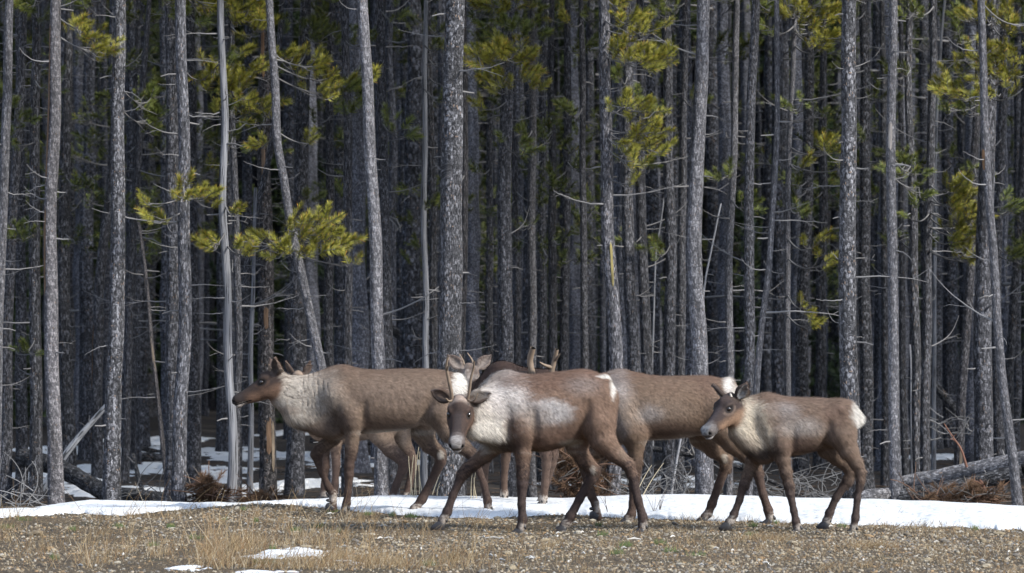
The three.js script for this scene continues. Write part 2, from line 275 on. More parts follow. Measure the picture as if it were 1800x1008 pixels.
function deadBranch(seed) { // grey dead branch from the origin along +x, drooping and curling
  const R = rng(seed), s = new Soup(), L = 0.28 + 0.75 * R() * R(), droop = -0.35 + 0.9 * R(), curl = (R() - 0.35) * 1.5, side = (R() - 0.5) * 0.8, pts = [], N = 9;
  for (let k = 0; k <= N; k++) { const t = k / N; pts.push(V(L * t * (1 - 0.25 * Math.abs(curl) * t), L * (-droop * t * 0.6 + curl * t * t * 0.55) + 0.012 * noise(t * 6, seed), L * side * t * t + 0.012 * noise(t * 6, seed, 4))); }
  const r0 = 0.006 + 0.007 * L; s.tube(pts, (t) => lerp(r0, 0.0022, Math.pow(t, 0.7)), 5, barkCol(R, 1.1));
  const nt = Math.floor(R() * 5 * L + 0.5);
  for (let k = 0; k < nt; k++) { const i = 3 + Math.floor(R() * 5), b = pts[i], d = V(0.5 + R() * 0.5, (R() - 0.35) * 1.2, (R() - 0.5) * 1.6).normalize(), l = L * (0.2 + 0.3 * R()), q = []; for (let j = 0; j <= 4; j++) { const t = j / 4; q.push(V(b.x + d.x * l * t, b.y + d.y * l * t + (R() - 0.3) * 0.25 * l * t * t, b.z + d.z * l * t)); } s.tube(q, (t) => lerp(0.0035, 0.0016, t), 4, barkCol(R, 1.15)); }
  return s.geo();
}
const DEAD = Array.from({ length: 16 }, (_, k) => deadBranch(300 + k));
function deadStub(seed) { const R = rng(seed), s = new Soup(), L = 0.03 + 0.09 * R(); s.tube([V(0, 0, 0), V(L * 0.5, 0.01 * (R() - 0.5), 0), V(L, 0.05 * (R() - 0.6), 0.02 * (R() - 0.5))], (t) => lerp(0.007, 0.0035, t), 5, barkCol(R, 0.95)); return s.geo(); }
const STUB = [1, 2, 3, 4].map(deadStub);
function bough(R, end, shoots, n, spread, lift, woodR) { // a limb from the origin to end carrying n shoots within the spread; returns [wood, needles]
  const wood = new Soup(), needles = new Soup(), mid = end.clone().multiplyScalar(0.5).add(V(0, -0.12 * end.length() + 0.06 * (R() - 0.5), 0)), limb = [];
  for (let k = 0; k <= 8; k++) { const t = k / 8; limb.push(V().addScaledVector(mid, 2 * t * (1 - t)).addScaledVector(end, t * t)); }
  wood.tube(limb, (t) => lerp(woodR, woodR * 0.35, t), 5, barkCol(R, 0.8));
  n = Math.max(2, Math.round(n * 0.85));
  for (let k = 0; k < n; k++) {
    const o = V((R() + R() - 1) * spread.x, (R() + R() - 1) * spread.y, (R() + R() - 1) * spread.z), p = end.clone().add(o);
    const from = limb[Math.min(8, 4 + Math.floor(R() * 5))], d = V(o.x * 0.9 / (spread.x + 0.01) * 0.6 + Math.sign(end.x) * 0.35 + (R() - 0.5) * 0.7, lift + R() * 0.9 - 0.15, o.z * 0.5 / (spread.z + 0.01) + 0.25 + (R() - 0.5) * 0.6).normalize();
    const q = [from, from.clone().lerp(p, 0.55).add(V(0, -0.02, 0)), p, p.clone().addScaledVector(d, 0.09)];
    wood.tube(q, (t) => lerp(0.005, 0.0028, t), 4, barkCol(R, 0.8));
    needles.add(shoots[Math.floor(R() * shoots.length)], pose(p, toDir(d).multiply(new THREE.Quaternion().setFromAxisAngle(V(0, 1, 0), R() * 6.28)), 0.85 + 0.4 * R()));
  }
  return [wood.geo(), needles.geo()];
}
function crownGeo(seed, H, W, nb) { // a whole crown in one: whorls of boughs round the stem
  const R = rng(seed), s = new Soup();
  for (let k = 0; k < nb; k++) {
    const t = k / nb, y = H * t, L = W * Math.pow(1 - t, 0.75) * (0.45 + 0.75 * R()) * Math.min(1, 0.4 + t * 4) + 0.08, a = R() * 6.283;
    const n = 3 + Math.round(L * 6);
    for (let j = 0; j < n; j++) { const f = 0.25 + 0.8 * (j + R()) / n, aa = a + (R() - 0.5) * 0.9 * f, p = V(Math.cos(aa) * L * f, y + (R() - 0.5) * 0.35 - 0.12 * f * L, Math.sin(aa) * L * f), d = V(Math.cos(aa) * 0.8, 0.35 + R() * 0.6, Math.sin(aa) * 0.8).normalize(); s.add(SHOOTS_CROWN[Math.floor(R() * 2)], pose(p, toDir(d), 0.8 + 0.6 * R())); }
  }
  return s.geo();
}
const CROWNS = [crownGeo(41, 5.2, 1.05, 34), crownGeo(42, 4.4, 0.9, 28), crownGeo(43, 6.0, 1.2, 38)];
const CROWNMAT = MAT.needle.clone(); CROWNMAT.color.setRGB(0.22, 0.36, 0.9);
const CROWN_FAR = [crownGeo(44, 5.5, 1.3, 26), crownGeo(45, 6.5, 1.2, 28)];

// ---------------------------------------------------------------- trunks
function trunkGeo(pts, rad, seg, seed, tint, flare = 0.35, kink = 0.02) { // pts from the ground up, rad(t of height)
  const curve = new THREE.CatmullRomCurve3(pts, false, 'centripetal'), L = curve.getLength(), N = Math.max(10, Math.round(L / 0.14)), p = [], c = [], u = [], idx = [];
  const y0 = pts[0].y, pt = V(), vs = 0.7 + 0.45 * ((seed * 0.377) % 1);
  for (let k = 0; k <= N; k++) {
    curve.getPointAt(k / N, pt); const h = pt.y - y0, r = rad(h) * (1 + flare * Math.exp(-h / 0.22)), ox = kink * noise(h * 0.9, seed, 3), oz = kink * noise(h * 0.9, seed, 8);
    for (let a = 0; a <= seg; a++) {
      const th = a / seg * 6.28318 + Math.PI / 2 * 3, cs = Math.cos(th), sn = Math.sin(th), rr = r * (1 + 0.07 * noise(cs * 1.5 + seed, h * 2.2, sn * 1.5) + 0.05 * noise(cs * 4 + seed, h * 9, sn * 4) + flare * 0.4 * Math.exp(-h / 0.15) * Math.cos(th * 4 + seed));
      p.push(pt.x + ox + cs * rr, pt.y, pt.z + oz - sn * rr);
      const b = 1 + 0.75 * fbm(cs * 1.1 + seed * 3, h * 0.55, sn * 1.1, 4) + 0.35 * noise(cs * 3 + seed, h * 4, sn * 3) + (noise(cs * 1.3 + seed * 5, h * 1.7, sn * 1.3) > 0.42 ? -0.35 : 0);
      c.push(tint[0] * b, tint[1] * b, tint[2] * b); u.push(a / seg * Math.max(1, Math.round(2 * Math.PI * r / 0.5 / vs)) * 0.5 * 0.999 + seed * 0.37, h / vs + seed * 0.53);
    }
  }
  for (let k = 0; k < N; k++) for (let a = 0; a < seg; a++) { const q = k * (seg + 1) + a; idx.push(q, q + 1, q + seg + 1, q + 1, q + seg + 2, q + seg + 1); }
  const top = p.length / 3; curve.getPointAt(1, pt); p.push(pt.x, pt.y, pt.z); c.push(tint[0], tint[1], tint[2]); u.push(0, 0);
  for (let a = 0; a < seg; a++) idx.push(N * (seg + 1) + a, N * (seg + 1) + a + 1, top);
  // the seam runs down the back, where its two columns of vertices share one normal
  const g = geo(p, idx, null, c, u), n = g.attributes.normal; for (let k = 0; k <= N; k++) { const i = k * (seg + 1), j = i + seg, x = n.getX(i) + n.getX(j), y = n.getY(i) + n.getY(j), z = n.getZ(i) + n.getZ(j), l = Math.hypot(x, y, z) || 1; n.setXYZ(i, x / l, y / l, z / l); n.setXYZ(j, x / l, y / l, z / l); }
  return { g, curve, L };
}
const trees = [];
function tree(o) {
  const { D, w, pts, kind = 'scaly', label, dead = 6, tone = 1, top = o.D < 36 ? 15 : 13, crown = true, warm = 0 } = o, seed = trees.length * 1.713 + 2, R = rng(900 + trees.length);
  const line = pts.map(([x, y]) => at(x, y, D)), last = line[line.length - 1], before = line[line.length - 2] ?? V(last.x, last.y + 1, last.z), first = line[0];
  const slope = (last.x - before.x) / (last.y - before.y), gx = last.x + slope * (ground(last.x, -D) - last.y), base = V(gx, ground(gx, -D) - 0.08, -D);
  if (last.y > base.y + 0.15) line.push(base.clone()); else line[line.length - 1] = base.clone();
  if (!o.broken) { const s = line.length > 1 ? clamp((line[0].x - line[1].x) / (line[0].y - line[1].y), -0.12, 0.12) : 0; line.unshift(V(first.x + s * 2.5, first.y + 2.5, -D), V(first.x + s * 4, Math.max(first.y + 4, top + base.y), -D)); }
  const up = line.reverse().map((q) => q.clone().sub(base)), H = up[up.length - 1].y, r0 = w / F * D / 2;
  const rad = (h) => r0 * (o.broken ? lerp(1.08, 0.6, h / H) : Math.max(0.12, 1.06 - 0.3 * h / 4.5 - 0.6 * sstep(4.5, H, h)));
  const T = thing(o.name ?? 'pine_tree', label, o.category ?? 'tree', base, o.group);
  const lit = tone, tint = [lit * (1 + warm * 0.25), lit, lit * (1.03 - warm * 0.22)], t = trunkGeo(up, rad, r0 > 0.07 ? 22 : 14, seed, tint, o.flare ?? 0.3, o.kink ?? 0.025);
  mesh('trunk', t.g, BARK[kind], T);
  const xAt = (h) => { let a = up[0]; for (const b of up) { if (b.y >= h && b.y > a.y) { const s = (h - a.y) / (b.y - a.y); return V(lerp(a.x, b.x, s), h, lerp(a.z, b.z, s)); } a = b; } return a.clone(); };
  if (!o.broken && crown) { const cr = mesh('crown', CROWNS[Math.floor(R() * 3)], MAT.needle, T); const hc = Math.max(H - 4.6, at(0, -90, D).y - base.y + 0.6); cr.position.copy(xAt(Math.min(hc, H))); cr.rotation.y = R() * 6; }
  const vis = Math.min(H, at(0, -20, D).y - base.y), put = (G, h, a, s, name = 'dead_branch') => { const b = mesh(name, G, MAT.twig, T), c = xAt(h), r = rad(h) * 0.85; b.position.set(c.x + Math.cos(a) * r, h, c.z - Math.sin(a) * r); b.rotation.y = a; b.scale.setScalar(s); return b; };
  for (let k = 0; k < dead * (D > 36 ? 0.8 : 1.3); k++) { const h = 0.7 + (vis - 0.7) * Math.pow(R(), 0.75); put(DEAD[Math.floor(R() * 16)], h, (R() < 0.5 ? 0 : Math.PI) + (R() - 0.5) * 2.2 - 0.2, 0.35 + 0.6 * R()); }
  for (let k = 0; k < dead * 0.4 + 1; k++) put(STUB[Math.floor(R() * 4)], 0.5 + (vis - 0.5) * R(), R() < 0.5 ? (R() - 0.5) * 1.6 : Math.PI + (R() - 0.5) * 1.6, 0.7 + 0.8 * R(), 'branch_stub');
  for (const [y0, y1, a0, a1, col] of o.scars ?? []) { // places where the bark has come off, showing orange wood: thin plates that follow the trunk
    const p = [], c = [], idx = [], u = [], NJ = 26, NI = 8, hTop = at(0, y0, D).y - base.y, hBot = at(0, y1, D).y - base.y;
    for (let j = 0; j <= NJ; j++) for (let i = 0; i <= NI; i++) { const h = lerp(hBot, hTop, j / NJ), edge = Math.min(1, 3 * Math.sin(Math.PI * j / NJ)), ctr = (a0 + a1) / 2, a = ctr + (a1 - a0) / 2 * (i / NI * 2 - 1) * edge * (0.75 + 0.7 * fbm(h * 3, i > NI / 2 ? 4 : 9, seed, 3)), q = xAt(h), r = rad(h) * (1.045 + 0.012 * Math.sin(Math.PI * i / NI)) * (1 + 0.04 * noise(a * 3, h * 9)), n = 0.7 + 0.9 * fbm(a * 4, h * 6, seed, 4);
      p.push(q.x + Math.cos(a) * r, h, q.z + Math.sin(a) * r); c.push(col[0] * n, col[1] * n, col[2] * n); u.push(a * r, h); }
    for (let j = 0; j < NJ; j++) for (let i = 0; i < NI; i++) { const q = j * (NI + 1) + i; idx.push(q, q + NI + 1, q + 1, q + 1, q + NI + 1, q + NI + 2); }
    mesh('bark_scar', geo(p, idx, null, c, u), MAT.scar, T);
  }
  const rec = { T, D, base, xAt, rad, R, H, px: pts[Math.floor(pts.length / 2)][0], x: (h) => base.x + xAt(h).x }; trees.push(rec); return rec;
}
const ORANGE = [0.25, 0.155, 0.095], BUFF = [0.33, 0.26, 0.19];
const TREES = [
  // left edge
  { D: 31.5, w: 20, kind: 'pale', tone: 0.8, pts: [[18, 0], [8, 300], [0, 480], [-14, 880]], label: 'slanting grey pine cut by the left edge of the photo near the top', dead: 6 },
  { D: 35, w: 20, kind: 'scaly', tone: 0.9, pts: [[38, 0], [28, 300], [18, 440], [8, 880]], label: 'leftmost pine trunk reaching the ground beside the grey twig pile', dead: 12 },
  { D: 36, w: 21, kind: 'scaly', tone: 0.75, pts: [[34, 0], [36, 440], [38, 885]], label: 'second pine trunk from the left at ground level', dead: 14 },
  { D: 34.5, w: 22, kind: 'dark', tone: 1.1, pts: [[62, 0], [60, 440], [64, 880]], label: 'third dark pine trunk from the left at ground level', dead: 12 },
  { D: 31, w: 26, kind: 'pale', tone: 0.82, warm: 0.15, pts: [[98, 0], [95, 180], [88, 400], [90, 600], [100, 887]], label: 'bent pale pine with orange bark loss down its left flank', dead: 8, scars: [[70, 330, 2.3, 3.0, ORANGE], [360, 520, 2.2, 2.9, ORANGE], [40, 130, 2.4, 3.1, ORANGE]] },
  { D: 43, w: 24, kind: 'dark', tone: 1.0, pts: [[122, 0], [112, 450], [121, 840]], label: 'shaded pine behind the bent pale pine and the leaning pale pole', dead: 5 },
  { D: 42, w: 20, kind: 'scaly', tone: 0.7, pts: [[196, 300], [181, 440], [172, 600], [169, 850]], label: 'shaded slanting pine with a thin orange strip along its left edge', dead: 5, scars: [[520, 780, 2.6, 3.1, [0.3, 0.17, 0.08]]] },
  { D: 31.3, w: 29, kind: 'dark', tone: 1.55, pts: [[210, 0], [208, 300], [205, 450], [200, 700], [196, 885]], label: 'thick straight grey pine standing over the curved dark log', dead: 6 },
  { D: 41, w: 15, kind: 'scaly', tone: 0.8, pts: [[262, 0], [248, 220], [229, 450], [219, 855]], label: 'slanting thin pine just right of the thick pine over the log', dead: 9 },
  { D: 44, w: 10, kind: 'scaly', tone: 0.8, pts: [[240, 0], [236, 300], [233, 840]], label: 'very thin upright pine between the thick pine and the slanting one', dead: 8 },
  { D: 34, w: 9, kind: 'pale', tone: 0.75, warm: 0.3, crown: false, pts: [[243, 390], [256, 500], [268, 620], [284, 760], [298, 868]], broken: true, name: 'dead_pine', label: 'thin leaning dead pine with flaking buff bark left of the twin trunks', dead: 7, scars: [[590, 660, 0.9, 2.3, BUFF], [480, 520, 0.9, 2.2, BUFF]] },
  { D: 31.3, w: 25, kind: 'scaly', tone: 1.12, pts: [[313, 0], [316, 90], [323, 230], [320, 400], [324, 560], [316, 720], [314, 886]], label: 'wavy light grey pine in front of a straight darker twin', dead: 13 },
  { D: 33, w: 27, kind: 'scaly', tone: 0.8, pts: [[301, 0], [303, 300], [306, 600], [303, 885]], label: 'straight darker pine half hidden behind the wavy light pine', dead: 6 },
  { D: 38.5, w: 25, kind: 'scaly', tone: 0.75, pts: [[334, 0], [337, 440], [342, 865]], label: 'dark grey pine just right of the wavy pine above the brown root clod', dead: 6 },
  { D: 31.6, w: 16, kind: 'silver', tone: 0.6, kink: 0.05, pts: [[386, 30], [389, 150], [394, 250], [395, 340], [398, 440], [400, 620], [405, 760], [404, 880]], label: 'barkless silver grey dead pine left of the foremost left caribou nose', name: 'dead_pine', dead: 12, crown: false },
  { D: 33, w: 14, kind: 'scaly', tone: 0.95, pts: [[404, 0], [407, 200], [414, 440], [418, 600], [416, 880]], label: 'thin pine hugging the right side of the barkless silver one', dead: 12 },
  { D: 35, w: 13, kind: 'dark', tone: 1.3, pts: [[478, 250], [458, 340], [442, 425], [426, 520], [416, 880]], label: 'crooked thin dark pine slanting left above the foremost left caribou head', dead: 9 },
  { D: 34.5, w: 10, kind: 'silver', tone: 0.6, pts: [[450, 330], [445, 480], [440, 700], [441, 872]], broken: true, name: 'dead_pine', label: 'thin pale dead stem passing behind the tip of the left caribou muzzle', dead: 7 },
  { D: 36, w: 28, kind: 'dark', tone: 0.95, warm: 0.35, pts: [[464, 0], [466, 300], [468, 500], [472, 880]], label: 'dark brown pine with orange patches behind the left caribou head', dead: 8, scars: [[10, 140, 1.2, 2.2, [0.28, 0.16, 0.09]], [730, 800, 1.0, 1.8, ORANGE], [740, 830, 0.6, 1.1, BUFF], [540, 580, 1.2, 2.0, ORANGE], [250, 330, 1.4, 2.1, [0.3, 0.2, 0.13]]] },
  { D: 31.4, w: 18, kind: 'pale', tone: 0.9, pts: [[471, 0], [476, 80], [484, 160], [488, 250], [500, 320], [510, 390], [527, 470], [548, 580], [566, 665], [590, 885]], label: 'curving pale pine sweeping down to the nape of the left caribou', dead: 12 },
  { D: 37.5, w: 31, kind: 'scaly', tone: 0.72, pts: [[537, 0], [530, 250], [527, 440], [522, 650], [519, 880]], label: 'thick grey pine whose foot shows under the left caribou throat', dead: 7 },
  { D: 38, w: 18, kind: 'scaly', tone: 0.75, pts: [[582, 0], [580, 300], [578, 600], [577, 870]], label: 'straight thin pine above the shoulder hump of the left caribou', dead: 9 },
  { D: 35, w: 19, kind: 'scaly', tone: 0.95, pts: [[605, 0], [609, 200], [613, 420], [611, 650], [611, 880]], label: 'medium grey pine just left of the smooth pale trunk', dead: 11 },
  { D: 31.2, w: 25, kind: 'pale', tone: 1.12, pts: [[638, 0], [644, 130], [652, 300], [659, 450], [666, 640], [672, 880]], label: 'smooth pale grey pine, the brightest trunk, over the left caribou back', dead: 3 },
  { D: 34, w: 22, kind: 'scaly', tone: 0.8, pts: [[669, 0], [673, 250], [676, 450], [682, 650], [690, 880]], label: 'darker pine close behind the right side of the smooth pale trunk', dead: 5 },
  { D: 36, w: 12, kind: 'silver', tone: 0.85, kink: 0.04, pts: [[747, -10], [745, 130], [747, 400], [747, 650], [746, 880]], name: 'dead_pine', label: 'thin straight bluish barkless stem left of the thickest dark trunk', dead: 7, crown: false },
  { D: 39, w: 15, kind: 'dark', tone: 1.1, pts: [[752, 0], [757, 250], [762, 480], [763, 870]], label: 'thin dark pine touching the right side of the bluish barkless stem', dead: 6 },
  { D: 30.9, w: 44, kind: 'dark', tone: 1.3, pts: [[799, 0], [795, 250], [792, 500], [791, 700], [793, 880]], label: 'thickest rough dark pine rising behind the staring caribou antlers', dead: 8 },
  { D: 35, w: 13, kind: 'scaly', tone: 0.75, warm: 0.2, pts: [[818, 0], [816, 300], [812, 600], [812, 880]], label: 'thin brownish pine hugging the right edge of the thickest trunk', dead: 6 },
  // middle
  { D: 44, w: 15, kind: 'dark', tone: 1.0, pts: [[862, 150], [860, 450], [857, 840]], label: 'thin shaded pine in the dark gap left of the twin centre pines', dead: 4 },
  { D: 33.5, w: 28, kind: 'scaly', tone: 0.82, pts: [[896, 0], [889, 220], [886, 450], [891, 640], [893, 885]], label: 'stout pine directly above the dark brown caribou back', dead: 6 },
  { D: 41, w: 14, kind: 'scaly', tone: 0.72, pts: [[903, 160], [908, 450], [913, 850]], label: 'thin pine half covered by the right side of the stout centre pine', dead: 4 },
  { D: 37, w: 17, kind: 'pale', tone: 0.55, pts: [[936, 0], [935, 400], [934, 870]], label: 'straight brownish grey pine above the pair of thick antlers', dead: 5 },
  { D: 42, w: 18, kind: 'dark', tone: 1.1, pts: [[954, 0], [953, 400], [953, 845]], label: 'dark pine between the two straight pines over the thick antlers', dead: 3 },
  { D: 40, w: 17, kind: 'scaly', tone: 0.6, pts: [[969, 0], [971, 440], [972, 860]], label: 'shaded pine just right of the thick antlers', dead: 3 },
  { D: 40, w: 18, kind: 'scaly', tone: 0.68, pts: [[1000, 0], [996, 300], [990, 600], [986, 860]], label: 'shaded pine above the middle of the staring caribou back', dead: 4 },
  { D: 37, w: 14, kind: 'scaly', tone: 0.85, pts: [[1022, 0], [1024, 440], [1031, 870]], label: 'thin lighter pine above the rear half of the staring caribou back', dead: 7 },
  { D: 31.3, w: 26, kind: 'scaly', tone: 1.15, warm: 0.1, pts: [[1061, 0], [1065, 200], [1070, 400], [1077, 520], [1082, 700], [1078, 880]], label: 'light grey pine with a yellow lichen streak over the staring caribou rump', dead: 6, scars: [[425, 505, 1.2, 1.7, [0.33, 0.27, 0.1]]] },
  { D: 34.5, w: 24, kind: 'scaly', tone: 0.85, pts: [[1103, 0], [1103, 300], [1106, 450], [1113, 640], [1115, 880]], label: 'left one of the close pair of pines over the rear caribou hump', dead: 9 },
  { D: 35.5, w: 21, kind: 'scaly', tone: 0.7, pts: [[1128, 0], [1126, 250], [1130, 450], [1137, 640], [1137, 880]], label: 'right one of the close pair of pines over the rear caribou hump', dead: 10 },
  { D: 35, w: 23, kind: 'scaly', tone: 0.85, pts: [[1171, 0], [1174, 200], [1180, 440], [1177, 650], [1176, 880]], label: 'straight pine beside the hooked dead twig left of the pair of slim pines', dead: 7 },
  { D: 37, w: 17, kind: 'scaly', tone: 0.85, pts: [[1205, 0], [1201, 220], [1199, 450], [1195, 870]], label: 'slim straight pine just left of the stout swaying pine', dead: 7 },
  { D: 31.4, w: 30, kind: 'pale', tone: 0.82, pts: [[1235, 0], [1233, 160], [1226, 330], [1222, 460], [1230, 640], [1240, 880]], label: 'stout swaying grey pine above the rear caribou croup', dead: 6 },
  { D: 33.5, w: 15, kind: 'pale', tone: 0.8, pts: [[1296, 0], [1291, 200], [1284, 440], [1280, 660], [1282, 880]], label: 'slim pale pine above the calf ears', dead: 8 },
  { D: 32, w: 20, kind: 'scaly', tone: 1.05, pts: [[1327, -10], [1321, 200], [1316, 460], [1321, 660], [1324, 880]], label: 'grey pine crossed at its foot by a leaning slim pine', dead: 6 },
  { D: 31.6, w: 12, kind: 'pale', tone: 0.88, pts: [[1368, 0], [1364, 230], [1360, 350], [1351, 460], [1340, 560], [1328, 700], [1316, 880]], label: 'slim pale pine leaning left across the foot of the grey pine', dead: 11 },
  { D: 33, w: 12, kind: 'pale', tone: 0.75, pts: [[1399, 60], [1391, 250], [1385, 460], [1384, 690], [1386, 880]], label: 'slim upright pale pine over the calf withers', dead: 11 },
  // right
  { D: 43, w: 24, kind: 'dark', tone: 1.0, pts: [[1424, 0], [1420, 300], [1410, 600], [1410, 840]], label: 'shaded broad pine over the middle of the calf back', dead: 6 },
  { D: 46, w: 20, kind: 'dark', tone: 0.9, pts: [[1448, 60], [1446, 450], [1440, 830]], label: 'dim pine between the shaded broad pine and the big dark one', dead: 5 },
  { D: 31.2, w: 33, kind: 'dark', tone: 1.3, pts: [[1495, 0], [1492, 250], [1491, 460], [1494, 650], [1498, 885]], label: 'big rough dark pine rising behind the calf white tail', dead: 13 },
  { D: 38, w: 24, kind: 'dark', tone: 1.1, pts: [[1520, 60], [1521, 440], [1524, 866]], label: 'shaded bluish pine just right of the calf tail', dead: 9 },
  { D: 41, w: 15, kind: 'dark', tone: 1.05, pts: [[1551, 0], [1555, 440], [1558, 850]], label: 'thin shaded pine left of the pale speckled pine by the logs', dead: 6 },
  { D: 31.2, w: 20, kind: 'pale', tone: 0.82, pts: [[1570, 0], [1567, 160], [1566, 300], [1570, 460], [1573, 700], [1576, 880]], label: 'pale speckled pine standing at the left end of the stacked fallen logs', dead: 8, scars: [[215, 265, 1.2, 2.3, [0.4, 0.36, 0.33]]] },
  { D: 35, w: 17, kind: 'dark', tone: 1.3, pts: [[1597, 0], [1601, 250], [1606, 440], [1613, 640], [1615, 880]], label: 'dark slim pine with many twigs behind the left part of the logs', dead: 14 },
  { D: 39, w: 12, kind: 'dark', tone: 1.1, pts: [[1583, 0], [1586, 440], [1590, 860]], label: 'very slim dark pine squeezed between the speckled and the twiggy pine', dead: 6 },
  { D: 34, w: 18, kind: 'scaly', tone: 0.85, pts: [[1643, 0], [1638, 250], [1632, 450], [1628, 700], [1626, 840]], label: 'straight grey pine behind the middle of the stacked logs', dead: 16 },
  { D: 36, w: 6, kind: 'silver', tone: 0.85, pts: [[1599, 606], [1602, 640], [1604, 850]], broken: true, name: 'dead_pine', label: 'short broken silver stem standing behind the fallen logs', dead: 3 },
  { D: 42, w: 8, kind: 'silver', tone: 0.75, pts: [[1663, 0], [1655, 80], [1648, 180], [1643, 400], [1640, 850]], broken: true, name: 'dead_pine', label: 'slim silvery dead stem just right of the straight grey pine', dead: 10 },
  { D: 36, w: 17, kind: 'scaly', tone: 0.85, warm: 0.2, pts: [[1719, 160], [1711, 330], [1704, 480], [1697, 620], [1690, 720], [1686, 850]], label: 'slanting pine with flaky pale foot behind the red twig', dead: 6, scars: [[790, 830, 1.0, 1.9, BUFF]] },
  { D: 33, w: 33, kind: 'scaly', tone: 0.78, pts: [[1747, 0], [1738, 250], [1730, 460], [1729, 650], [1733, 850]], label: 'broad bluish grey pine just left of the leaning front pine', dead: 9 },
  { D: 30.2, w: 17, kind: 'pale', tone: 0.75, pts: [[1724, 0], [1727, 150], [1733, 270], [1743, 420], [1752, 560], [1766, 700], [1779, 800], [1791, 892]], label: 'slender front pine leaning left over the snow near the right edge', dead: 7, scars: [[262, 300, 1.8, 2.9, [0.25, 0.14, 0.07]]] },
  { D: 38, w: 19, kind: 'scaly', tone: 0.75, pts: [[1764, 150], [1758, 330], [1752, 560], [1760, 850]], label: 'shaded pine showing right of the leaning front pine stem', dead: 6 },
  { D: 42, w: 16, kind: 'dark', tone: 1.0, pts: [[1795, 330], [1782, 520], [1772, 840]], label: 'dim slanting pine at the right edge of the photo', dead: 7 },
  { D: 34, w: 5, kind: 'silver', tone: 1.15, pts: [[1268, 358], [1254, 430], [1240, 495], [1225, 610], [1200, 760], [1180, 870]], broken: true, name: 'dead_pine', label: 'thin whitish broken snag leaning right of the stout swaying pine', dead: 3 },
  { D: 37, w: 4, kind: 'silver', tone: 0.95, pts: [[1169, 340], [1160, 400], [1152, 440], [1148, 600], [1146, 860]], broken: true, name: 'dead_pine', label: 'thin hooked dead stem left of the straight pine behind the rear caribou', dead: 6 },
];
for (const t of TREES) tree(t);

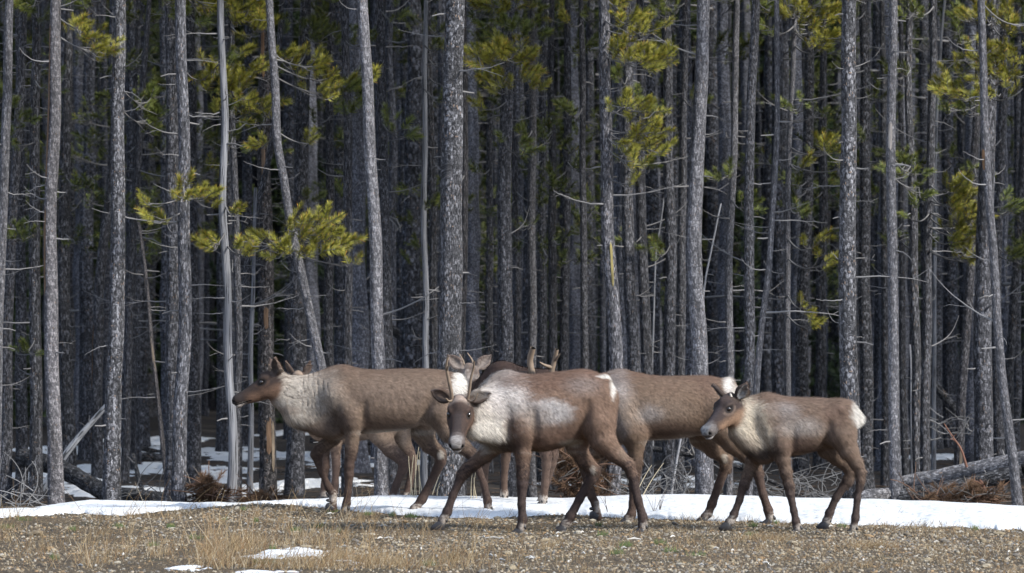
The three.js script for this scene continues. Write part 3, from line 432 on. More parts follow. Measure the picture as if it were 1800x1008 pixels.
// live boughs that show against the trunks: [px, py, half width, half height, shoots, distance, x of the tree they grow on, tone]
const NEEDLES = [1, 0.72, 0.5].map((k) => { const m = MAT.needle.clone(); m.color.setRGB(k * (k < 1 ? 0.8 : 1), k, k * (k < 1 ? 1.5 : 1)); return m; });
const BOUGHS = [
  [150, 60, 38, 22, 13, 31.2, 95], [175, 92, 32, 20, 11, 31.2, 95], [275, 195, 34, 20, 12, 33, 208, 1], [285, 225, 26, 22, 9, 33, 208, 1], [355, 20, 30, 25, 10, 32.5, 320], [385, 15, 30, 22, 10, 32.5, 320], [425, 35, 32, 25, 15, 32, 404], [455, 50, 22, 20, 9, 32, 404], [372, 130, 26, 26, 9, 32, 392],
  [420, 165, 30, 26, 13, 32, 404], [450, 190, 28, 20, 11, 32, 404], [395, 150, 30, 16, 9, 32, 392], [345, 350, 40, 22, 15, 31, 322], [325, 345, 16, 14, 5, 31, 322], [285, 388, 20, 12, 5, 31, 322], [262, 358, 12, 10, 3, 31, 322], [380, 432, 26, 14, 9, 31.4, 397], [430, 445, 22, 12, 8, 31.4, 397],
  [410, 380, 8, 8, 2, 31.4, 397], [475, 432, 28, 20, 9, 31, 500], [530, 405, 36, 20, 15, 31, 512], [565, 425, 40, 24, 17, 31, 512], [600, 432, 24, 18, 9, 31, 512], [545, 450, 30, 14, 8, 31, 512], [505, 110, 24, 16, 9, 32, 483], [540, 120, 28, 20, 11, 32, 483], [570, 145, 24, 18, 9, 32, 483],
  [605, 160, 24, 32, 12, 33.5, 609, 1], [620, 185, 20, 20, 7, 33.5, 609, 1], [660, 158, 6, 16, 3, 33, 652], [545, 255, 9, 8, 3, 32, 488], [460, 260, 10, 8, 3, 32, 488], [530, 18, 30, 14, 8, 34, 538, 1], [855, 95, 34, 20, 13, 32, 892], [890, 100, 34, 24, 16, 32, 892], [925, 125, 26, 24, 11, 32, 892],
  [870, 135, 26, 16, 8, 32, 892], [840, 180, 10, 12, 3, 32, 892], [910, 15, 40, 14, 12, 33, 896], [1100, 45, 30, 18, 12, 31, 1063], [1130, 60, 32, 20, 13, 31, 1063], [1095, 85, 26, 18, 9, 31, 1063], [1150, 105, 34, 22, 15, 31, 1063], [1110, 115, 26, 16, 8, 31, 1063], [1105, 190, 32, 20, 12, 31, 1068],
  [1130, 210, 24, 24, 10, 31, 1068], [1120, 250, 36, 24, 14, 31, 1068], [1150, 265, 20, 18, 8, 31, 1068], [1105, 285, 24, 16, 7, 31, 1068], [1108, 325, 8, 16, 2, 31, 1068], [1385, 12, 20, 16, 6, 32, 1366], [1430, 25, 34, 20, 12, 32.5, 1399], [1420, 60, 26, 16, 8, 32.5, 1399], [1448, 78, 24, 18, 8, 32.5, 1399],
  [1462, 255, 24, 20, 9, 31.6, 1394], [1485, 293, 8, 7, 2, 31.6, 1394], [1410, 295, 12, 9, 3, 32.5, 1390], [1438, 430, 20, 14, 6, 31.6, 1385], [1455, 460, 18, 14, 5, 31.6, 1385], [1418, 540, 14, 14, 4, 31.6, 1385], [1432, 570, 10, 10, 3, 31.6, 1385], [1550, 320, 26, 20, 8, 34, 1567, 1], [1575, 345, 20, 26, 7, 34, 1567, 1],
  [1665, 330, 28, 22, 12, 33.4, 1637], [1690, 360, 28, 30, 14, 33.4, 1637], [1675, 400, 34, 26, 15, 33.4, 1637], [1705, 420, 20, 24, 9, 33.4, 1637], [1690, 450, 22, 16, 7, 33.4, 1637], [1700, 150, 26, 18, 9, 31.5, 1736], [1750, 110, 36, 26, 15, 31.5, 1736], [1780, 80, 28, 26, 12, 31.5, 1736], [1750, 20, 34, 16, 12, 31.5, 1742],
  [1775, 130, 24, 30, 9, 31.5, 1736], [1790, 30, 16, 20, 6, 31.5, 1742], [1715, 170, 20, 12, 5, 31.5, 1736], [415, 95, 16, 14, 5, 33, 404], [340, 45, 20, 18, 6, 33, 320, 1], [470, 205, 14, 12, 4, 32, 483], [555, 165, 24, 14, 8, 32, 483], [590, 130, 20, 14, 6, 32.5, 605], [565, 395, 24, 14, 7, 31, 512],
  [500, 445, 20, 12, 6, 31, 500], [620, 465, 8, 6, 2, 31, 512], [910, 85, 24, 16, 8, 32, 892], [840, 100, 14, 16, 5, 32, 892], [890, 150, 18, 10, 5, 32, 892], [935, 150, 12, 10, 4, 32, 892], [880, 35, 26, 18, 7, 34, 896, 1], [1085, 20, 20, 14, 6, 31.5, 1063], [1170, 110, 14, 16, 6, 31, 1063],
  [1075, 100, 12, 12, 4, 31, 1063], [1140, 235, 22, 16, 8, 31, 1068], [1090, 260, 18, 14, 6, 31, 1068], [1400, 25, 22, 16, 7, 32.5, 1399], [1450, 45, 20, 16, 6, 32.5, 1399], [1435, 90, 14, 10, 4, 32.5, 1399], [1700, 390, 24, 22, 9, 33.4, 1637], [1660, 360, 16, 20, 6, 33.4, 1637], [1670, 425, 16, 14, 5, 33.4, 1637],
  [1710, 455, 10, 8, 3, 33.4, 1637], [1690, 40, 20, 20, 6, 34, 1742, 1], [1770, 160, 20, 14, 6, 31.5, 1736], [1730, 80, 22, 18, 7, 31.5, 1736], [1795, 110, 14, 24, 5, 31.5, 1736], [1680, 130, 18, 14, 5, 32, 1736], [1660, 165, 10, 10, 3, 32, 1736], [20, 15, 34, 20, 8, 34, 34, 1], [70, 30, 24, 20, 6, 34, 62, 1],
  [165, 20, 24, 18, 7, 33, 208, 1], [225, 10, 26, 14, 6, 34, 240, 1], [275, 12, 26, 16, 7, 33, 262, 1], [260, 240, 18, 16, 6, 33, 248], [300, 215, 20, 18, 7, 33, 315, 1], [355, 145, 20, 18, 7, 32, 322], [430, 130, 26, 14, 8, 32, 404], [405, 205, 26, 14, 7, 32, 404], [440, 15, 30, 16, 9, 32, 404],
  [545, 15, 34, 14, 9, 33, 537, 1], [860, 10, 34, 14, 9, 33, 892], [925, 60, 24, 18, 7, 33, 896, 1], [1000, 20, 26, 16, 7, 35, 1022], [1045, 20, 18, 14, 5, 33, 1061], [1170, 20, 26, 16, 7, 33.5, 1171, 1], [1340, 20, 30, 18, 8, 33, 1327, 1], [1480, 15, 24, 16, 6, 33, 1495, 1], [1720, 30, 30, 18, 9, 32, 1742],
  [1775, 55, 26, 18, 9, 32, 1742], [45, 617, 18, 13, 6, 34, 60, 1], [115, 40, 16, 30, 6, 34, 95, 1],
];
{
  const R = rng(4242);
  // the dimmer sprays farther in, strewn over the trunks behind, thicker towards the top
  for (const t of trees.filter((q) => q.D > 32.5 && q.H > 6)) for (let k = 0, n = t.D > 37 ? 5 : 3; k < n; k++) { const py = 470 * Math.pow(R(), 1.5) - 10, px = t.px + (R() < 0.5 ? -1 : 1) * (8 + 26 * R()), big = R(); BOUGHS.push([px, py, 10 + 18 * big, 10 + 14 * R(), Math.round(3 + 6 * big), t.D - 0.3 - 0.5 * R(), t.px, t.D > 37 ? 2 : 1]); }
  for (const [px, py, hw, hh, n, D, tx, dim = 0] of BOUGHS) {
    let best = null, bd = 1e9; const p = at(px, py, D);
    for (const t of trees) { const h = p.y - t.base.y; if (h > t.H || t.D > 48) continue; const x = t.x(h), px2 = 900 + x / t.D * F, d = Math.abs(px2 - tx) + 3 * Math.abs(t.D - D - 0.5); if (d < bd) { bd = d; best = t; } }
    const h0 = p.y - best.base.y + 0.05 + 0.1 * R(), from = best.xAt(h0), end = p.clone().sub(best.base).sub(from), k = D / F, far = D > 39;
    end.z = clamp(end.z, -0.9, 0.9) + 0.25 * R();
    const [wood, needles] = bough(R, end, far ? SHOOTS_FAR : SHOOTS, n, V(hw * k * 1.15, hh * k * 1.2, 0.16), 0.15, 0.009);
    const b = mesh('branch', wood, MAT.twig, best.T); b.position.copy(from);
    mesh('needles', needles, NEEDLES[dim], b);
  }
}

// ---------------------------------------------------------------- the shaded wood behind: pines too alike to tell apart
{
  const R = rng(321), protos = [];
  for (let k = 0; k < 6; k++) {
    const r = 0.058 + 0.014 * k, lean = (R() - 0.5) * 0.5, H = 13 + R() * 4, up = [V(0, 0, 0), V(lean * 0.2 + 0.03, H * 0.3, 0), V(lean * 0.6, H * 0.65, 0.1), V(lean, H, 0)];
    const T = new THREE.Group(); T.name = 'pine_tree_proto';
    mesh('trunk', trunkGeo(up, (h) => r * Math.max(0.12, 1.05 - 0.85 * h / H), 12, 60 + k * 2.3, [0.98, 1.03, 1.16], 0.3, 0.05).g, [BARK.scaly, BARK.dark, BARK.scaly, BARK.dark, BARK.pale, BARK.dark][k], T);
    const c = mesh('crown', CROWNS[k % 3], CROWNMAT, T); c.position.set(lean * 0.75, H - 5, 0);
    for (let j = 0; j < 5; j++) { const b = mesh('dead_branch', DEAD[Math.floor(R() * 16)], MAT.twig, T), a = R() * 6.28, h = 1.5 + R() * 6; b.position.set(lean * 0.6 * h / H + Math.cos(a) * r * 0.8, h, -Math.sin(a) * r * 0.8); b.rotation.y = a; b.scale.setScalar(0.8 + R()); }
    for (let j = 0; j < 4; j++) { const a = -0.6 - R() * 2, h = 2.6 + R() * 6.5, e = V(Math.cos(a) * (0.4 + 0.5 * R()), 0.1, -Math.sin(a) * 0.6), [w, n] = bough(R, e, SHOOTS_FAR, 8 + Math.floor(R() * 8), V(0.3, 0.2, 0.25), 0.15, 0.01), b = mesh('branch', w, MAT.twig, T); b.position.set(lean * 0.5 * h / H, h, 0); mesh('needles', n, NEEDLES[j < 2 ? 1 : 2], b); }
    protos.push(T);
  }
  const spots = []; let tries = 0;
  while (spots.length < 215 && tries++ < 9000) {
    const D = 43 + 42 * Math.pow(R(), 0.8), px = -30 + 1860 * R(), x = (px - 900) / F * D;
    if (spots.some((s) => Math.hypot(s[0] - x, (s[1] - D) * 0.7) < 0.55) || trees.some((t) => Math.hypot(t.base.x - x, t.D - D) < 0.7)) continue;
    spots.push([x, D]);
  }
  spots.forEach(([x, D], k) => {
    const T = protos[k % 6].clone(); T.name = numbered('pine_tree'); T.position.set(x, ground(x, -D) - 0.05, -D); T.rotation.y = [0, 0.25, -0.25, 3.1][k % 4]; T.scale.setScalar(0.85 + 0.4 * R());
    tag(T, 'thin grey pine deep in the shaded wood behind the front rows', 'tree', 'pines deep in the shaded wood'); scene.add(T);
  });
  // the far-off wood, and the trees beside the frame that shade it: one mass
  const W = new THREE.Group(); W.name = 'distant_wood'; tag(W, 'far dark mass of pine trunks and crowns closing the view', 'wood', null, 'stuff'); scene.add(W);
  const list = [];
  for (let k = 0; k < 2600; k++) { const D = 84 + 105 * Math.pow(R(), 1.15), x = (R() - 0.5) * 2 * (0.155 * D + 16); list.push([x, D, 0.85 + 0.5 * R()]); }
  for (let k = 0; k < 420; k++) { const D = 31 + 54 * R(), s = R() < 0.5 ? -1 : 1, x = s * (0.148 * D + 1.2 + 20 * R()); list.push([x, D, 0.85 + 0.4 * R()]); }
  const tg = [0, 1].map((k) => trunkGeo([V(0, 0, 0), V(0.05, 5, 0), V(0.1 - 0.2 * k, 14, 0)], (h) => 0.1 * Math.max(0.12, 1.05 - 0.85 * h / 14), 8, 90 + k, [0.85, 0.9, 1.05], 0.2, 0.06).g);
  const q = new THREE.Quaternion();
  for (const k of [0, 1]) {
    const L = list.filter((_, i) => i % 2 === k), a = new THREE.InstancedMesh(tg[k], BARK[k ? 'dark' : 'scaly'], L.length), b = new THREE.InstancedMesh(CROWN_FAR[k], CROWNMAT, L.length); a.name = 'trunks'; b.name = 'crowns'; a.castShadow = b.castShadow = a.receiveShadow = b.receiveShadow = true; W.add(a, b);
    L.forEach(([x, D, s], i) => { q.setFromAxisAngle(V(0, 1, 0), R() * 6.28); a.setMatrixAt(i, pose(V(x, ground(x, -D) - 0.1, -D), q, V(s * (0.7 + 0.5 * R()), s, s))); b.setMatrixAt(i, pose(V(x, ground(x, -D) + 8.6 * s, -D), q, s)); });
  }
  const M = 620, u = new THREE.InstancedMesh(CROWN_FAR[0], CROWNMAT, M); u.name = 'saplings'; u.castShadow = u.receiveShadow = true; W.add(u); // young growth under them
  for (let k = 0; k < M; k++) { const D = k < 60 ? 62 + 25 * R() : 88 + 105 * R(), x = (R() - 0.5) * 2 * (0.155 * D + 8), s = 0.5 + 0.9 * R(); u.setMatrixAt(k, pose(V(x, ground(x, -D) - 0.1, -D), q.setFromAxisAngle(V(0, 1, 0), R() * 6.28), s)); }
}
// ---------------------------------------------------------------- caribou: one continuous body each, meshed from a smooth field round a skeleton
const smin = (a, b, k) => { const h = Math.max(k - Math.abs(a - b), 0) / k; return Math.min(a, b) - h * h * k * 0.25; };
const smax = (a, b, k) => -smin(-a, -b, k);
function capsule(a, b, ra, rb) { // tapered limb between two joints
  const bx = b[0] - a[0], by = b[1] - a[1], bz = b[2] - a[2], l2 = bx * bx + by * by + bz * bz || 1e-9;
  return (x, y, z) => { const px = x - a[0], py = y - a[1], pz = z - a[2], t = clamp((px * bx + py * by + pz * bz) / l2), dx = px - bx * t, dy = py - by * t, dz = pz - bz * t; return Math.sqrt(dx * dx + dy * dy + dz * dz) - lerp(ra, rb, t); };
}
function ellipsoid(c, r) { const m = Math.min(...r); return (x, y, z) => { const a = (x - c[0]) / r[0], b = (y - c[1]) / r[1], d = (z - c[2]) / r[2]; return (Math.sqrt(a * a + b * b + d * d) - 1) * m; }; }
function loft(st, zc = () => 0, pw = 2.2) { // stations [s, top, bottom, half width] along x, smooth in between
  st = st.slice().sort((a, b) => a[0] - b[0]);
  const N = 240, s0 = st[0][0], s1 = st[st.length - 1][0], T = [];
  for (let k = 0; k <= N; k++) {
    const s = lerp(s0, s1, k / N); let i = 0; while (i < st.length - 2 && st[i + 1][0] < s) i++;
    const a = st[Math.max(0, i - 1)], b = st[i], c = st[i + 1], d = st[Math.min(st.length - 1, i + 2)], t = (s - b[0]) / (c[0] - b[0]);
    T.push([1, 2, 3].map((q) => { const h = c[0] - b[0], m0 = (c[q] - a[q]) / (c[0] - a[0] || 1) * h, m1 = (d[q] - b[q]) / (d[0] - b[0] || 1) * h; return b[q] * (1 + 2 * t) * (1 - t) ** 2 + m0 * t * (1 - t) ** 2 + c[q] * t * t * (3 - 2 * t) + m1 * t * t * (t - 1); }));
  }
  return (x, y, z) => {
    const s = clamp(x, s0, s1), f = (s - s0) / (s1 - s0) * N, i = Math.min(N - 1, Math.floor(f)), t = f - i, A = T[i], B = T[i + 1];
    const top = lerp(A[0], B[0], t), bot = lerp(A[1], B[1], t), w = Math.max(0.008, lerp(A[2], B[2], t)), h = Math.max(0.008, (top - bot) / 2), m = Math.min(h, w);
    const a = Math.abs(y - (top + bot) / 2) / h, b = Math.abs(z - zc(s)) / w, d = (Math.pow(Math.pow(a, pw) + Math.pow(b, pw), 1 / pw) - 1) * m, q = x - s;
    return q === 0 ? d : Math.sqrt(q * q + Math.max(d, 0) ** 2);
  };
}
function meshField(f, lo, hi, cell) { // surface nets over a grid, empty blocks skipped
  const n = [0, 1, 2].map((q) => Math.ceil((hi[q] - lo[q]) / cell / 8) * 8 + 1), [nx, ny, nz] = n, G = new Float32Array(nx * ny * nz), at3 = (i, j, k) => (k * ny + j) * nx + i;
  G.fill(1);
  for (let bk = 0; bk < nz - 1; bk += 8) for (let bj = 0; bj < ny - 1; bj += 8) for (let bi = 0; bi < nx - 1; bi += 8) {
    const d = f(lo[0] + (bi + 4) * cell, lo[1] + (bj + 4) * cell, lo[2] + (bk + 4) * cell);
    if (Math.abs(d) > cell * 4 * 1.75 * 1.25 + 0.012) { if (d < 0) for (let k = 0; k <= 8; k++) for (let j = 0; j <= 8; j++) for (let i = 0; i <= 8; i++) { const q = at3(bi + i, bj + j, bk + k); if (G[q] === 1) G[q] = -1; } continue; }
    for (let k = 0; k <= 8; k++) for (let j = 0; j <= 8; j++) for (let i = 0; i <= 8; i++) { const q = at3(bi + i, bj + j, bk + k); if (G[q] === 1 || G[q] === -1) G[q] = f(lo[0] + (bi + i) * cell, lo[1] + (bj + j) * cell, lo[2] + (bk + k) * cell); }
  }
  const vid = new Int32Array(nx * ny * nz).fill(-1), p = [], idx = [];
  for (let k = 0; k < nz - 1; k++) for (let j = 0; j < ny - 1; j++) for (let i = 0; i < nx - 1; i++) {
    const c = at3(i, j, k), g = [G[c], G[c + 1], G[c + nx], G[c + nx + 1], G[c + nx * ny], G[c + nx * ny + 1], G[c + nx * ny + nx], G[c + nx * ny + nx + 1]];
    let s = 0; for (const v of g) s += v < 0; if (s === 0 || s === 8) continue;
    let X = 0, Y = 0, Z = 0, m = 0;
    const E = (a, b) => { if ((g[a] < 0) !== (g[b] < 0)) { const t = g[a] / (g[a] - g[b]); X += lerp(a & 1, b & 1, t); Y += lerp((a >> 1) & 1, (b >> 1) & 1, t); Z += lerp(a >> 2, b >> 2, t); m++; } };
    E(0, 1); E(2, 3); E(4, 5); E(6, 7); E(0, 2); E(1, 3); E(4, 6); E(5, 7); E(0, 4); E(1, 5); E(2, 6); E(3, 7);
    vid[c] = p.length / 3; p.push(lo[0] + (i + X / m) * cell, lo[1] + (j + Y / m) * cell, lo[2] + (k + Z / m) * cell);
  }
  const quad = (a, b, c, d, flip) => { if (a < 0 || b < 0 || c < 0 || d < 0) return; flip ? idx.push(a, c, b, a, d, c) : idx.push(a, b, c, a, c, d); };
  for (let k = 1; k < nz - 1; k++) for (let j = 1; j < ny - 1; j++) for (let i = 1; i < nx - 1; i++) {
    const c = at3(i, j, k), a = G[c] < 0;
    if (a !== G[c + 1] < 0) quad(vid[c], vid[c - nx], vid[c - nx - nx * ny], vid[c - nx * ny], a ? 1 : 0);
    if (a !== G[c + nx] < 0) quad(vid[c], vid[c - nx * ny], vid[c - 1 - nx * ny], vid[c - 1], a ? 1 : 0);
    if (a !== G[c + nx * ny] < 0) quad(vid[c], vid[c - 1], vid[c - 1 - nx], vid[c - nx], a ? 1 : 0);
  }
  for (let i = 0; i < idx.length; i += 3) { const t = idx[i]; idx[i] = idx[i + 1]; idx[i + 1] = t; }
  return { p, idx };
}
// the head in its own axes: t forward to the nose, u up, r to its right; metres for an adult
const HEAD = [[-0.03, -0.02, -0.12, 0.05], [0, 0, -0.152, 0.064], [0.05, 0.016, -0.172, 0.073], [0.1, 0.018, -0.178, 0.078], [0.15, 0.008, -0.172, 0.073], [0.2, -0.01, -0.17, 0.063], [0.26, -0.03, -0.164, 0.056], [0.32, -0.046, -0.156, 0.051], [0.365, -0.056, -0.15, 0.051], [0.4, -0.068, -0.142, 0.046], [0.42, -0.09, -0.122, 0.022]];
function headField(ears) {
  const skull = loft(HEAD, () => 0, 2.3), P = [];
  for (const s of [-1, 1]) {
    P.push([ellipsoid([0.122, -0.008, s * 0.056], [0.042, 0.02, 0.022]), 0.02]);      // brow over the eye
    P.push([ellipsoid([0.09, -0.105, s * 0.05], [0.07, 0.055, 0.028]), 0.03]);         // cheek
    P.push([ellipsoid([0.375, -0.092, s * 0.032], [0.028, 0.026, 0.019]), 0.018]);     // nostril wing
  }
  P.push([ellipsoid([0.378, -0.15, 0], [0.032, 0.015, 0.03]), 0.012]);                 // lower lip
  P.push([capsule([0.04, -0.01, 0], [0.12, 0.0, 0], 0.045, 0.04), 0.03]);              // poll
  const E = ears.map(([s, dir, fc]) => { // a leaf shaped ear, hollow in front
    const d = V(...dir).normalize(), base = V(0.015, -0.012, s * 0.062), c = base.clone().addScaledVector(d, 0.068), face = fc ? V(...fc) : V(0.8, -0.1, s * 0.75); face.addScaledVector(d, -face.dot(d)).normalize(); const w = V().crossVectors(d, face);
    const loc = (t, u, r) => { const x = t - c.x, y = u - c.y, z = r - c.z; return [x * d.x + y * d.y + z * d.z, x * w.x + y * w.y + z * w.z, x * face.x + y * face.y + z * face.z]; };
    const body = (a, b, e) => { const k = clamp((a + 0.075) / 0.15), wd = 0.045 * Math.sin(Math.PI * Math.pow(clamp(k, 0.02, 0.995), 0.8)) + 0.006; return Math.max((Math.hypot(b / wd, e / 0.022) - 1) * 0.02, Math.abs(a) - 0.078); };
    const f = (t, u, r) => { const [a, b, e] = loc(t, u, r); if (a * a + b * b + e * e > 0.03) return 0.09; return smax(body(a, b, e), -(Math.hypot((a - 0.006) / 0.062, b / 0.027, (e - 0.021) / 0.024) - 1) * 0.022, 0.008); };
    f.inside = (t, u, r) => { const [a, b, e] = loc(t, u, r); return Math.hypot((a - 0.006) / 0.066, b / 0.031, (e - 0.021) / 0.03) < 1.02 && Math.hypot(a, b, e) < 0.1; };
    f.near = (t, u, r) => { const [a, b, e] = loc(t, u, r); return Math.abs(a) < 0.085 && Math.abs(b) < 0.05 && Math.abs(e) < 0.04; };
    return f;
  });
  const f = (t, u, r) => {
    if (t < -0.25 || t > 0.55 || Math.abs(r) > 0.3 || u > 0.25 || u < -0.35) return Math.max(0.08, Math.hypot(t - 0.2, u + 0.08, r) - 0.3);
    let d = skull(t, u, r); for (const [g, k] of P) d = smin(d, g(t, u, r), k);
    for (const s of [-1, 1]) { d = smax(d, -(Math.hypot((t - 0.152) / 1.4, u + 0.034, r - s * 0.076) - 0.014), 0.008); d = smax(d, -(Math.hypot((t - 0.4) / 1.2, (u + 0.104) / 1.5, r - s * 0.036) - 0.0085), 0.006); }
    if (t > 0.27) { const g = Math.abs(u + 0.136 + 0.03 * (0.4 - t)) - 0.0022; d = smax(d, -Math.max(g, -(d + 0.008)), 0.004); }
    for (const e of E) d = smin(d, e(t, u, r), 0.016);
    return d;
  };
  f.E = E; return f;
}
const FUR = new THREE.MeshStandardMaterial({ roughness: 0.88, vertexColors: true });
const HORN = new THREE.MeshStandardMaterial({ color: new THREE.Color(0.21, 0.155, 0.11), roughness: 0.7, vertexColors: true });
const HOOF = new THREE.MeshStandardMaterial({ color: new THREE.Color(0.03, 0.027, 0.027), roughness: 0.4 });
const EYEMAT = new THREE.MeshPhysicalMaterial({ color: new THREE.Color(0.012, 0.007, 0.005), roughness: 0.08, clearcoat: 1, clearcoatRoughness: 0.03 });
const hoofGeo = (() => { // two toes side by side, toe towards -x, sole at y = 0, plus the two dew claws behind
  const parts = [];
  for (const s of [-1, 1]) {
    const g = new THREE.SphereGeometry(1, 14, 10), P = g.attributes.position;
    for (let i = 0; i < P.count; i++) { const x = P.getX(i), y = P.getY(i), z = P.getZ(i), f = clamp((1 - x) / 2), yy = y < 0 ? -0.02 : y * 0.056 * (1 - 0.62 * f * f); P.setXYZ(i, x * 0.05 - 0.012 + 0.012 * (y > 0 ? y : 0), yy + 0.004, s * 0.02 + z * 0.02 * (1 - 0.35 * f * f) - s * 0.006 * f); }
    g.computeVertexNormals(); parts.push(g);
    const d = new THREE.SphereGeometry(1, 8, 6); d.scale(0.012, 0.02, 0.009); d.rotateZ(0.5); d.translate(0.045, 0.055, s * 0.022); parts.push(d);
  }
  return mergeGeometries(parts);
})();

function caribou(o) {
  const k = o.k, P = (x, y) => [(x - o.ax) / k, (o.ay - y) / k], J = ([x, y, z, r]) => [...P(x, y), z, r];
  const root = thing(o.name ?? 'caribou', o.label, o.name ? 'caribou calf' : 'caribou', o.at, 'caribou herd crossing the verge'); if (o.turn) root.rotation.y = o.turn;
  const prims = [];
  const bodyLoft = loft(o.torso.map(([x, t, b, w]) => { const [X, T] = P(x, t), B = P(x, b)[1]; return [X, T, B, w]; }), o.bend ? (s) => o.bend(s) : undefined, 2.15);
  for (const c of o.extra ?? []) { const a = J(c[0]), b = J(c[1]); prims.push([capsule(a, b, a[3], b[3]), c[2] ?? 0.06]); }
  const feet = [];
  for (const leg of o.legs) {
    const j = leg.j.map(J); for (let i = 1; i < j.length; i++) j[i][3] *= i < 4 ? 0.88 : 0.86; for (let i = 0; i < j.length - 1; i++) prims.push([capsule(j[i], j[i + 1], j[i][3], j[i + 1][3]), i === 0 ? 0.045 : 0.02]);
    const [hx, hy] = P(...leg.hoof), l = j[j.length - 1], s = o.small ?? 1; prims.push([capsule(l, [hx + 0.018 * s, hy + (leg.tip ? 0 : 0.045) * s, l[2]], l[3], 0.031 * s), 0.02]);
    feet.push([hx, hy, l[2], leg.tip ?? 0, l]);
  }
  // head frame
  const h = o.head, [hx, hy] = P(h.x, h.y), hs = h.s ?? 1, O = V(hx, hy, h.z), cy = Math.cos(h.yaw), sy = Math.sin(h.yaw), cp = Math.cos(h.pitch), sp = Math.sin(h.pitch);
  const Fw = V(-cp * cy, -sp, cp * sy), R0 = V().crossVectors(Fw, V(0, 1, 0)).normalize(), U0 = V().crossVectors(R0, Fw), cr = Math.cos(h.roll ?? 0), sr = Math.sin(h.roll ?? 0);
  const Rr = R0.clone().multiplyScalar(cr).addScaledVector(U0, sr), Up = U0.clone().multiplyScalar(cr).addScaledVector(R0, -sr);
  const hf = headField(h.ears), toHead = (x, y, z) => { const a = x - O.x, b = y - O.y, c = z - O.z; return [(a * Fw.x + b * Fw.y + c * Fw.z) / hs, (a * Up.x + b * Up.y + c * Up.z) / hs, (a * Rr.x + b * Rr.y + c * Rr.z) / hs]; };
  const fromHead = (t, u, r) => V(O.x + (Fw.x * t + Up.x * u + Rr.x * r) * hs, O.y + (Fw.y * t + Up.y * u + Rr.y * r) * hs, O.z + (Fw.z * t + Up.z * u + Rr.z * r) * hs);
  // brush marks in the coat: combed clumps along the hair, and real folds where the photograph shows them
  const folds = (o.folds ?? []).map(([x, y, rx, ry, ang, n, dep]) => { const [X, Y] = P(x, y); return [X, Y, rx / k, ry / k, Math.cos(ang), Math.sin(ang), n, dep]; });
  const creases = (o.creases ?? []).map(([a, b, c, d, dep, w]) => [...P(a, b), ...P(c, d), dep, w]), ribs = o.ribs && [...P(o.ribs[0], o.ribs[1]), o.ribs[2] / k, o.ribs[3] / k];
  const field = (x, y, z) => {
    let d = bodyLoft(x, y, z); for (const [g, kk] of prims) d = smin(d, g(x, y, z), kk);
    const hd = toHead(x, y, z); d = smin(d, hf(...hd) * hs, 0.035);
    if (d < 0.06 && d > -0.06 && hd[0] < 0.02) {
      d += 0.0018 * noise(x * 9, y * 22, z * 22) + 0.0016 * noise(x * 26, y * 70, z * 70) + 0.007 * noise(x * 3.2, y * 4, z * 4 + 3);
      for (const [a, b, e, f, dep, w] of creases) { const ux = e - a, uy = f - b, t = clamp(((x - a) * ux + (y - b) * uy) / (ux * ux + uy * uy)), q = Math.hypot(x - a - ux * t, y - b - uy * t) / w; if (q < 2.5 && z > 0) d += dep * Math.exp(-q * q) * (0.4 + 0.6 * Math.sin(Math.PI * (0.15 + 0.7 * t))); }
      if (ribs) { const a = (x - ribs[0]) / ribs[2], b = (y - ribs[1]) / ribs[3], w = 1 - a * a - b * b; if (w > 0) d += 0.0009 * w * Math.sin((x + 0.25 * y) * 95 + 1.5 * noise(x * 4, y * 4)); }
      for (const [X, Y, rx, ry, c, s, n, dep] of folds) { const a = (x - X) / rx, b = (y - Y) / ry, w = 1 - a * a - b * b; if (w > 0) { const v = ((x - X) * c + (y - Y) * s) * n + 3.2 * noise(x * 5, y * 5, 7) + 1.2 * noise(x * 15, y * 12, 3) , q = Math.abs(Math.sin(v)); d += dep * w * sstep(0.45, 0.0, q) * (0.6 + noise(x * 14, y * 14, 2)); } }
    }
    return d;
  };
  let lo = [9, 9, 9], hi = [-9, -9, -9]; const grow = (x, y, z, r) => { [x, y, z].forEach((v, q) => { lo[q] = Math.min(lo[q], v - r); hi[q] = Math.max(hi[q], v + r); }); };
  for (const [x, t, b, w] of o.torso) { const [X, T] = P(x, t); grow(X, T, (o.bend ? o.bend(X) : 0), w + 0.03); grow(X, P(x, b)[1], 0, w + 0.03); }
  for (const leg of o.legs) { leg.j.map(J).forEach((q) => grow(q[0], q[1], q[2], q[3] + 0.03)); const [a, b] = P(...leg.hoof); grow(a, b, 0, 0.06); }
  for (const c of o.extra ?? []) for (const q of [J(c[0]), J(c[1])]) grow(q[0], q[1], q[2], q[3] + 0.03);
  for (const q of [fromHead(0.44, -0.1, 0), fromHead(0, 0.17, 0.2), fromHead(0, 0.17, -0.2), fromHead(0, -0.2, 0)]) grow(q.x, q.y, q.z, 0.05);
  const { p, idx } = meshField(field, lo, hi, o.cell ?? 0.0075);
  // the coat's colours: markings of the fur, with ragged edges
  const C = o.coat, marks = o.marks.map(([x, y, rx, ry, c, s = 1, e = 0.45, zmin]) => { const [X, Y] = P(x, y); return [X, Y, rx / k, ry / k, c, s, e, zmin]; });
  const socks = feet.map(([x, y, z, , l]) => [lerp(l[0], x, 0.55), lerp(l[1], y, 0.3), z]);
  const legTop = P(0, o.legTop ?? 0)[1], col = [], hairL = new Float32Array(p.length / 3);
  const mixTo = (c, t, w) => { for (let q = 0; q < 3; q++) c[q] += (t[q] - c[q]) * w; };
